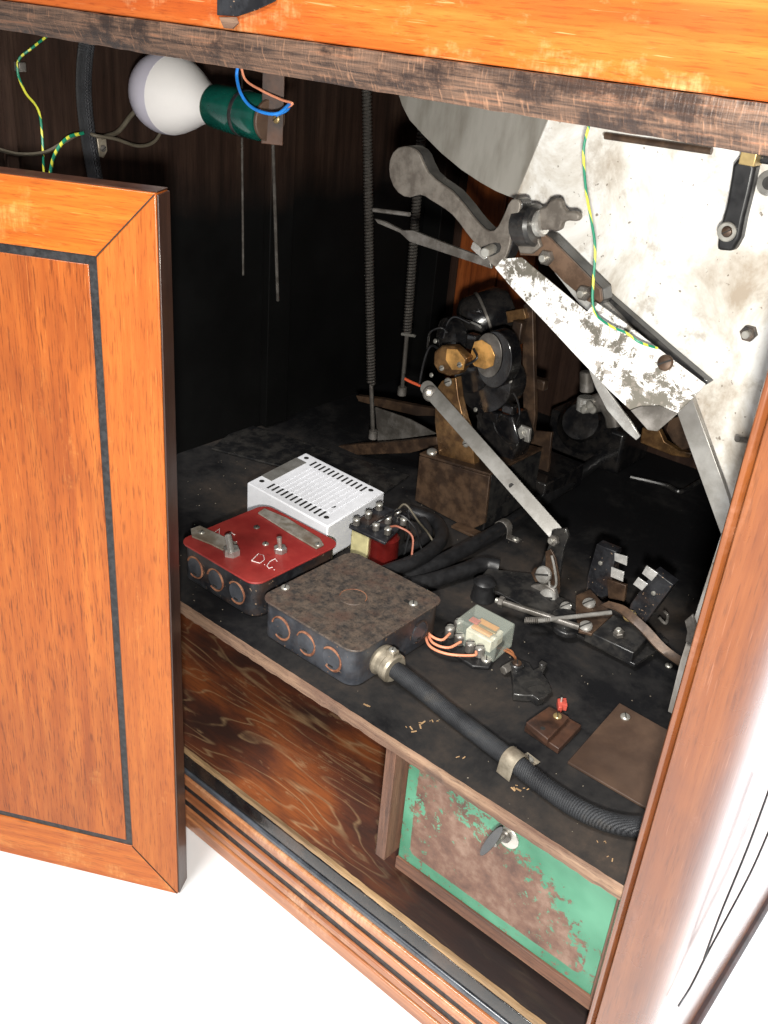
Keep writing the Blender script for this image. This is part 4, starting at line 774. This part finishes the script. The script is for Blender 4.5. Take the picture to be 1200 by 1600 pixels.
knockouts(red, [(rx0+0.022+0.0285*k, ry0+0.0018, 0.018) for k in range(3)], (0, -1, 0))
zt = rh+0.0003
def lp_(px, py, z=0.0): return onZ(px, py, zt+z)
part('steel_strip', prism(new(), [lp_(*p, 0.0002) for p in ((403, 803), (413, 796), (450, 812), (500, 843), (506, 853), (494, 859), (455, 836), (430, 820))], (0, 0, 0.0016)), 'strap_tin', red, 0.0004)
screw('screw', red, lp_(497, 851, 0.002), UP, 0.0030)
br_ = part('tab_bracket', prism(new(), [lp_(*p, 0.0002) for p in ((298, 828), (312, 823), (345, 838), (370, 850), (368, 862), (350, 862), (330, 852), (300, 840))], (0, 0, 0.0016)), 'strap_tin', red, 0.0004)
screw('screw', br_, lp_(315, 832, 0.0021), UP, 0.0030)
o = hexbolt('switch_nut', red, lp_(362, 866, 0.0), UP, 0.0078, 'bright_steel', False); part('switch_stub', cyl(new(), lp_(362, 866, 0.004), lp_(356, 845, 0.010)+Vector((0, 0, 0.006)), 0.0032), 'bright_steel', o)
o = hexbolt('toggle_nut', red, lp_(438, 862, 0.0), UP, 0.0062, 'bright_steel', False); q = lp_(438, 860, 0.003)
part('toggle_lever', tube(new(), [q, q+Vector((-0.002, 0.0, 0.013))], [0.0016, 0.0024], 10), 'screw_steel', o)
for px, py in ((401, 824), (415, 850)): screw('rivet', red, lp_(px, py, 0.0), UP, 0.0032, 'dull_steel' if px < 410 else 'screw_steel')
def stroke(bm, pts): 
    P = [lp_(*p, 0.0003) for p in pts]; tube(bm, P, 0.00036, 5)
bm = new()
for s_ in (((330, 836), (343, 826), (342, 840)), ((334, 834), (343, 836)), ((347, 841), (348, 841.5)), ((367, 836), (361, 832), (353, 835), (352, 841), (358, 845)), ((369, 846), (370, 846.5))): stroke(bm, s_)
part('lettering_ac', bm, 'scratch_white', red)
bm = new()
for s_ in (((393, 876), (404, 865), (412, 868), (413, 875), (406, 880), (393, 876)), ((413, 882), (414, 882.5)), ((433, 877), (430, 873), (422, 877), (417, 884), (420, 888), (426, 886)), ((428, 890), (429, 890.5))): stroke(bm, s_)
part('lettering_dc', bm, 'scratch_white', red)

# ------------------------------------------------------------------ black junction box with cloth hose
jx0, jx1, jy0, jy1, jh = -0.5090, -0.3970, 0.0180, 0.1350, 0.038
jb = junction('junction_box', 'square black junction box with rusty brown lid, in front of the relay wires', 'junction box', jx0, jx1, jy0, jy1, jh, 'dusty_enamel', 'rusty_lid', None)
knockouts(jb, [(jx0+0.026+0.0295*k, jy0+0.0018, 0.018) for k in range(3)], (0, -1, 0))
knockouts(jb, [(jx1-0.0018, jy0+0.085, 0.018)], (1, 0, 0), 'black_enamel')
q = onZ(552, 933, jh+0.0003); part('lid_emboss', lathe(new(), q, UP, [(0, 0.0125), (0.0004, 0.0122), (0.0006, 0.0105)], 30), 'rusty_lid', jb)
part('emboss_ring', tube(new(), [q+Vector((math.cos(a)*0.0118, math.sin(a)*0.0118, 0.0003)) for a in [k/30*3.6+0.2 for k in range(31)]], 0.0005, 5), 'rust_ring', jb)
for px, py in ((446, 918), (646, 943)):
    screw('screw', jb, onZ(px, py, jh+0.0006), UP, 0.0040); 
part('lid_slot', obox(new(), onZ(637, 940, jh+0.0004), Vector((0.003, 0, 0)), Vector((0, 0.0017, 0)), UP*0.0003), 'slot_dark', jb)
cn = thing('cable_connector', 'tarnished clamp connector joining the cloth hose to the black junction box', 'connector', Vector((jx1+0.006, 0.045, 0.015)))
ch = Vector((jx1-0.0015, 0.052, 0.0165)); cdv = Vector((1, -0.12, -0.05)).normalized()
part('connector_body', lathe(new(), ch, cdv, [(0, 0.0130), (0.003, 0.0138), (0.005, 0.0118), (0.010, 0.0118), (0.0115, 0.0130), (0.016, 0.0130), (0.018, 0.0115)], 28), 'connector_zinc', cn)
part('clamp_ear', obox(new(), ch+cdv*0.013+UP*0.013, Vector((0.004, 0, 0)), Vector((0, 0.004, 0)), UP*0.0035), 'connector_zinc', cn, 0.001)
screw('clamp_screw', cn, ch+cdv*0.013+UP*0.0168, UP, 0.0032)
hs_ = [ch+cdv*0.012]+[onZ(px, py, 0.0095) for px, py in ((655, 1080), (700, 1112), (750, 1150), (805, 1192), (850, 1228), (900, 1262), (950, 1284), (1000, 1292), (1060, 1285))]
hs_[1].z = 0.0125
P = smooth(hs_, 44)
tag(part('cloth_hose', tube(new(), P, 0.0074, 18, rib=-0.035), 'woven_hose', org=P[0]), 'thick woven hose along the shelf front from the junction box to the corner post', 'hose')
hc = thing('hose_clamp', 'pale metal saddle clamp screwed over the woven hose', 'clamp', onZ(805, 1190, 0))
hcP = onZ(803, 1190, 0.0095); hd_ = (onZ(850, 1228, 0)-onZ(750, 1150, 0)).normalized(); hn = Vector((-hd_.y, hd_.x, 0)).normalized()
if hn.y < 0: hn = -hn
bm = new(); prof = [(-0.0105, -0.0089), (-0.0092, 0.0)]+[(-0.0092*math.cos(R(a)), 0.0092*math.sin(R(a))) for a in range(15, 175, 20)]+[(0.0092, 0.0), (0.0105, -0.0082), (0.024, -0.0082)]
inner = [(x*(0.93 if abs(x) < 0.012 else 1), z-0.0009) for x, z in prof]
pts = [hcP-hd_*0.0065+hn*x+UP*z for x, z in prof]+[hcP-hd_*0.0065+hn*x+UP*z for x, z in inner[::-1]]
part('saddle', prism(bm, pts, hd_*0.013), 'connector_zinc', hc, 0.0002)
screw('screw', hc, hcP+hn*0.0175-UP*0.0078, UP, 0.0042)

# ------------------------------------------------------------------ white slotted power box
wb = thing('white_power_box', 'white slotted power supply box behind the red lid', 'power box', Vector((-0.60, 0.2, 0)))
wh = 0.040
w0, w1, w2, w3 = onZ(386, 754, wh), onZ(478, 707, wh), onZ(601, 769, wh), onZ(512, 823, wh)
part('case', prism(new(), [w0, w1, w2, w3], (0, 0, -wh+0.0006)), 'white_plastic', wb, 0.0015)
wu = (w3-w0); wv = (w1-w0)
def wp_(u, v, z=0.0): return w0+wu*u+wv*v+UP*z
nu, nv = wu.normalized(), wv.normalized()
for row in (0.14, 0.86):
    for k in range(12): part('vent_slot', obox(new(), wp_(0.20+k*0.058, row, 0.0002), nu*0.00115, nv*0.0060, UP*0.0003), 'slot_dark', wb)
for k in range(12): part('rib', obox(new(), wp_(0.20+k*0.058+0.029, 0.5, 0.0002), nu*0.0013, wv*0.29, UP*0.0005), 'white_plastic', wb)
for u, v in ((0.08, 0.14), (0.08, 0.90), (0.90, 0.12), (0.90, 0.90)): part('screw_hole', cyl(new(), wp_(u, v, 0.0001), wp_(u, v, 0.0006), 0.0028, 16), 'slot_dark', wb)
part('rating_plate', obox(new(), wp_(0.075, 0.52, 0.0003), nu*0.008, wv*0.30, UP*0.0003), 'aluminium_strap', wb, 0.0001)
part('arrow_mark', prism(new(), [wp_(0.83, 0.30, 0.0003), wp_(0.86, 0.34, 0.0003), wp_(0.84, 0.36, 0.0003)], (0, 0, 0.0003)), 'slot_dark', wb)

# ------------------------------------------------------------------ transformer
tf = thing('transformer', 'small transformer with cream frame, dark red coil and terminal board beside the white box', 'transformer', onZ(590, 870, 0))
t0, t1, t2, t3 = onZ(545, 822, 0.040), onZ(594, 788, 0.040), onZ(644, 805, 0.040), onZ(602, 848, 0.040)
tc_ = (t0+t1+t2+t3)/4; tu = (t3-t0).normalized(); tv = (t1-t0).normalized()
part('terminal_board', prism(new(), [t0, t1, t2, t3], (0, 0, -0.003)), 'black_enamel', tf, 0.0008)
cu = (t3-t0).length
part('cream_frame', obox(new(), t0+tu*0.013+tv*0.012-UP*0.0215, tu*0.0105, tv*0.010, UP*0.0178), 'cream_metal', tf, 0.0008)
part('coil', cyl(new(), t0+tu*(cu*0.72)+tv*0.018-UP*0.037, t0+tu*(cu*0.72)+tv*0.018-UP*0.004, 0.0155, 26), 'red_coil', tf)
part('core', obox(new(), tc_-UP*0.022+tv*0.010, tu*0.017, tv*0.012, UP*0.0175), 'black_metal', tf, 0.0008)
for u, v in ((0.1, 0.12), (0.14, 0.45), (0.12, 0.82), (0.55, 0.22), (0.6, 0.55), (0.62, 0.85), (0.85, 0.25), (0.9, 0.7)):
    q = t0+(t3-t0)*u+(t1-t0)*v; o = part('terminal', cyl(new(), q, q+UP*0.006, 0.0036, 12), 'dull_steel', tf); screw('screw_head', o, q+UP*0.0064, (0, -0.15, 1), 0.0036)
part('terminal_wire', tube(new(), smooth([t0+tu*0.02+tv*0.01+UP*0.004, t0+tu*0.03+tv*0.02+UP*0.012, t2-tu*0.004-tv*0.01+UP*0.010, t2+tu*0.004-tv*0.01-UP*0.01, t2+tu*0.006-tv*0.02-UP*0.036]), 0.0011, 7), 'black_rubber', tf)
for k, (mat_, dz) in enumerate((('brown_insulation', 0.004), ('black_rubber', 0.008), ('grey_insulation', 0.012))):
    q0_ = t0+(t3-t0)*(0.85-0.12*k)+(t1-t0)*(0.3+0.25*k)+UP*0.007
    part('lead_wire', tube(new(), smooth([q0_, q0_+tu*0.010+UP*dz, q0_+tu*0.024+tv*0.006-UP*0.004, q0_+tu*0.030+tv*0.012*k-UP*0.026, Vector(((q0_+tu*0.046).x, (q0_+tu*0.046+tv*0.01*k).y, 0.004))]), 0.0010, 7), mat_, tf)
# ------------------------------------------------------------------ black conduits lying on the shelf
def conduit(pts, r, lab, name='black_conduit'):
    P = smooth(pts, 10); tag(part(name, tube(new(), P, r, 14), 'black_rubber', org=P[0]), lab, 'conduit', 'black cables lying on the shelf')
zc = 0.0085
conduit([onZ(600, 905, zc), onZ(650, 896, zc), onZ(720, 862, zc), onZ(790, 822, zc), onZ(850, 780, zc), onZ(920, 730, zc), onZ(985, 678, zc)], 0.0078, 'long straight black conduit running to the back under a small clip')
conduit([onZ(640, 915, zc), onZ(680, 906, zc), onZ(720, 893, zc), onZ(755, 882, zc), onZ(780, 886, zc)], 0.0078, 'black cable curving in front of the clip towards the actuator base')
conduit([onZ(600, 895, zc+0.012), onZ(640, 880, zc+0.012), onZ(672, 862, zc+0.010), onZ(690, 840, zc+0.006), onZ(680, 815, zc), onZ(640, 800, zc)], 0.0072, 'black cable looping behind the transformer')
conduit([onZ(620, 860, zc), onZ(650, 850, zc), onZ(668, 835, zc), onZ(660, 815, zc)], 0.006, 'short black cable loop close to the transformer coil')
kc = thing('conduit_clip', 'small bent metal clip over the long black conduit below the bracket', 'clip', onZ(790, 825, 0))
kP = onZ(786, 824, zc); kd = (onZ(850, 780, 0)-onZ(720, 862, 0)).normalized(); kn = Vector((kd.y, -kd.x, 0))
prof = [(-0.0088, 0.0)]+[(-0.0088*math.cos(R(a)), 0.0088*math.sin(R(a))) for a in range(15, 180, 20)]+[(0.0090, -0.0076), (0.022, -0.0076)]
pts = [kP-kd*0.005+kn*x+UP*z for x, z in prof]+[kP-kd*0.005+kn*(x*(0.92 if abs(x) < 0.01 else 1))+UP*(z-0.0008) for x, z in prof[::-1]]
part('clip_strap', prism(new(), pts, kd*0.010), 'dull_steel', kc, 0.0002); screw('screw', kc, kP+kn*0.017-UP*0.0072, UP, 0.0036)
# shelf board seam, screws
bd = thing('mechanism_board', 'thin black board under the mechanism toward the back of the shelf', 'board', onZ(640, 740, 0))
part('board', prism(new(), [onZ(px, py, 0.0030) for px, py in ((380, 660), (640, 742), (600, 770), (330, 700))], (0, 0, -0.0024)), 'black_metal', bd, 0.0006)
# ------------------------------------------------------------------ loose bits near the front
ck = thing('cast_bracket', 'flat black cast bracket with curved slot and set screw on the shelf', 'bracket', onZ(825, 1060, 0))
zk = 0.008
part('casting', prism(new(), [onZ(px, py, zk) for px, py in ((798, 1042), (812, 1030), (828, 1036), (834, 1046), (842, 1042), (846, 1030), (856, 1036), (848, 1052), (856, 1062), (863, 1078), (850, 1090), (840, 1092), (832, 1086), (820, 1086), (802, 1084), (802, 1066))], (0, 0, -0.0072)), 'black_metal', ck, 0.0010)
part('curved_slot', prism(new(), [onZ(px, py, zk+0.0002) for px, py in ((813, 1072), (820, 1066), (836, 1064), (846, 1066), (840, 1070), (824, 1074))], (0, 0, 0.0002)), 'slot_dark', ck)
part('boss', cyl(new(), onZ(808, 1036, zk+0.004)-UP*0.006, onZ(808, 1036, zk+0.004), 0.006, 20), 'black_metal', ck); screw('screw', ck, onZ(808, 1036, zk+0.0046), (0, 0, 1), 0.0040, 'brown_metal')
part('set_bolt', cyl(new(), onZ(800, 1040, 0.007), onZ(786, 1048, 0.007), 0.0040, 6), 'dull_steel', ck)
part('wire_peg', cyl(new(), onZ(848, 1036, 0.010)-UP*0.004, onZ(848, 1036, 0.010), 0.003), 'black_metal', ck)
t = new(); tube(t, smooth([onZ(788, 1016, 0.003), onZ(796, 1020, 0.004), onZ(804, 1026, 0.005), onZ(806, 1032, 0.006)]), 0.0012, 6); tube(t, smooth([onZ(792, 1014, 0.003), onZ(800, 1018, 0.004), onZ(803, 1024, 0.003)]), 0.0009, 6)
tag(part('copper_strands', t, 'copper', org=onZ(796, 1020, 0)), 'frayed bare copper wire end between the relay and the cast bracket', 'wire')
t = thing('red_wire_tag', 'tiny red plastic tag with a nail near the brown block', 'tag', onZ(879, 1098, 0))
part('tag_body', prism(new(), [onZ(px, py, 0.007) for px, py in ((871, 1091), (885, 1090), (887, 1102), (880, 1101), (879, 1105), (873, 1105))], (0, 0, -0.0062)), 'red_tag', t, 0.0006)
part('nail', cyl(new(), onZ(878, 1090, 0.011)-UP*0.006, onZ(878, 1090, 0.011), 0.0009, 8), 'screw_steel', t)
bb = thing('brown_terminal_block', 'small stepped brown bakelite block with one brass screw on the shelf', 'terminal block', onZ(862, 1140, 0))
z1_ = 0.006
part('lower_plate', prism(new(), [onZ(px, py, z1_) for px, py in ((820, 1134), (860, 1105), (909, 1133), (873, 1170))], (0, 0, -z1_+0.0006)), 'brown_bakelite', bb, 0.0006)
part('upper_step', prism(new(), [onZ(px, py, 0.012) for px, py in ((822, 1128), (858, 1103), (890, 1120), (856, 1155))], (0, 0, -0.0059)), 'brown_bakelite', bb, 0.0008)
screw('brass_screw', bb, onZ(871, 1119, 0.0122), UP, 0.0035, 'screw_brass'); part('screw_hole', cyl(new(), onZ(848, 1138, 0.0120)-UP*0.0002, onZ(848, 1138, 0.0120)+UP*0.0002, 0.0020, 12), 'slot_dark', bb)
bp = thing('brown_fibre_plate', 'thin brown plate tacked to the shelf beside the corner post', 'plate', onZ(960, 1180, 0))
q0 = onZ(887, 1190, 0.003); q1 = onZ(968, 1098, 0.003); q2 = onZ(1060, 1150, 0.003); q3 = onZ(1020, 1268, 0.003)
part('plate', prism(new(), [q0, q1, q2, q3], (0, 0, -0.0022)), 'rusty_fibre' if 'rusty_fibre' in MATS else 'frame_wood_across', bp, 0.0004)
screw('tack', bp, onZ(977, 1120, 0.0036), UP, 0.0040, slot=True)
for px, py, lab in ((1045, 1040, 'loose bright screw head in the shelf near the pale plate edge'), (893, 1232-20, 'tiny bright tack in the shelf edge beside the hose')):
    if px < 900: continue
    o = thing('shelf_screw', lab, 'screw', onZ(px, py, 0)); screw('head', o, onZ(px, py, 0.0008), UP, 0.0032)
# pale splinters on the shelf front
bm = new(); rs = random.Random(5)
for px, py, k in ((655, 1133, 5), (640, 1140, 3), (678, 1128, 3), (572, 1100, 2), (806, 1231, 5), (818, 1233, 3), (940, 1315, 3), (720, 1180, 2), (950, 1340, 2)):
    for _ in range(k):
        c = onZ(px+rs.uniform(-7, 7), py+rs.uniform(-4, 4), 0.0006); a = rs.uniform(0, 3.14); L = rs.uniform(0.0006, 0.0022)
        d = Vector((math.cos(a), math.sin(a), rs.uniform(-0.1, 0.3))); obox(bm, c, d*L, Vector((-d.y, d.x, 0))*L*0.3, UP*0.00015)
o = tag(part('wood_splinters', bm, 'bead_wood', org=onZ(720, 1180, 0)), 'pale wood splinters and flakes scattered along the front of the shelf', 'splinters'); o['kind'] = 'stuff'
bm = new()
for _ in range(220):
    x, y = rs.uniform(-0.80, -0.15), rs.uniform(0.005, 0.40); c = Vector((x, y, 0.0004)); L = rs.uniform(0.0002, 0.0006); a = rs.uniform(0, 3.14)
    d = Vector((math.cos(a), math.sin(a), 0)); obox(bm, c, d*L, Vector((-d.y, d.x, 0))*L*0.7, UP*0.0002)
o = tag(part('dust_crumbs', bm, 'connector_zinc', org=(-0.4, 0.1, 0)), 'fine pale dust and crumbs scattered over the black shelf', 'dust'); o['kind'] = 'stuff'
# cables outside, against the glossy right side
for pts, lab in ((((1206, 1222), (1168, 1325), (1125, 1430), (1100, 1498)), 'thin dark cable hanging against the glossy right side, upper one'), (((1206, 1288), (1172, 1365), (1128, 1448), (1104, 1492), (1080, 1540), (1060, 1572)), 'thin dark cable against the glossy right side just above the brown rail')):
    wire('side_cable', [onX(px, py, -0.0925) for px, py in pts], 0.0007, 'black_rubber', lab, 'cable', 'thin cables outside the right side of the cabinet')
# ------------------------------------------------------------------ green cash drawer
cdw = thing('cash_drawer', 'cash drawer with chipped green painted metal front and key in its lock', 'drawer', Vector((-0.24, 0.02, -0.15)))
gx0, gx1, gz0, gz1, gy = -0.3345, -0.1495, -0.1360, -0.0150, 0.019
part('metal_front', box(new(), (gx0, gy, gz0), (gx1, gy+0.0015, gz1)), 'green_rusted_paint', cdw, 0.0003)
part('drawer_body', box(new(), (gx0, gy+0.002, gz0-0.012), (gx1, 0.25, gz1-0.002)), 'frame_wood_across', cdw)
part('bottom_strip', box(new(), (gx0-0.001, gy-0.002, gz0-0.0135), (gx1+0.003, gy+0.0018, gz0-0.0005)), 'frame_wood_across', cdw, 0.0008)
part('side_strip', box(new(), (gx1+0.0006, gy-0.002, gz0-0.0003), (gx1+0.003, gy+0.0018, gz1)), 'frame_wood', cdw, 0.0005)
kp = onY(790, 1303, gy)
part('lock', cyl(new(), kp+Vector((0, 0.001, 0)), kp-Vector((0, 0.004, 0)), 0.0058), 'dull_steel', cdw)
part('lock_escutcheon', cyl(new(), kp+Vector((0.003, 0.0005, -0.001)), kp+Vector((0.003, -0.0015, -0.001)), 0.0092), 'screw_steel', cdw)
ky = thing('key', 'dark flat key hanging in the lock of the green drawer', 'key', kp)
part('key_shank', cyl(new(), kp-Vector((0, 0.0035, 0)), kp-Vector((0, 0.015, 0)), 0.0022, 12), 'dull_steel', ky)
k0 = onY(782, 1293, gy-0.014); k1 = onY(755, 1330, gy-0.016)
kd_ = k1-k0; kc_ = (k0+k1)/2; kdn = kd_.normalized(); ks = kdn.cross(Vector((0.5, -0.8, 0.3))).normalized(); kf = ks.cross(kdn)
part('key_bow', prism(new(), [kc_+kdn*kd_.length*0.62*math.cos(2*math.pi*k/24)+ks*0.0038*math.sin(2*math.pi*k/24) for k in range(24)], kf*0.0018), 'oily_black', ky, 0.0004)
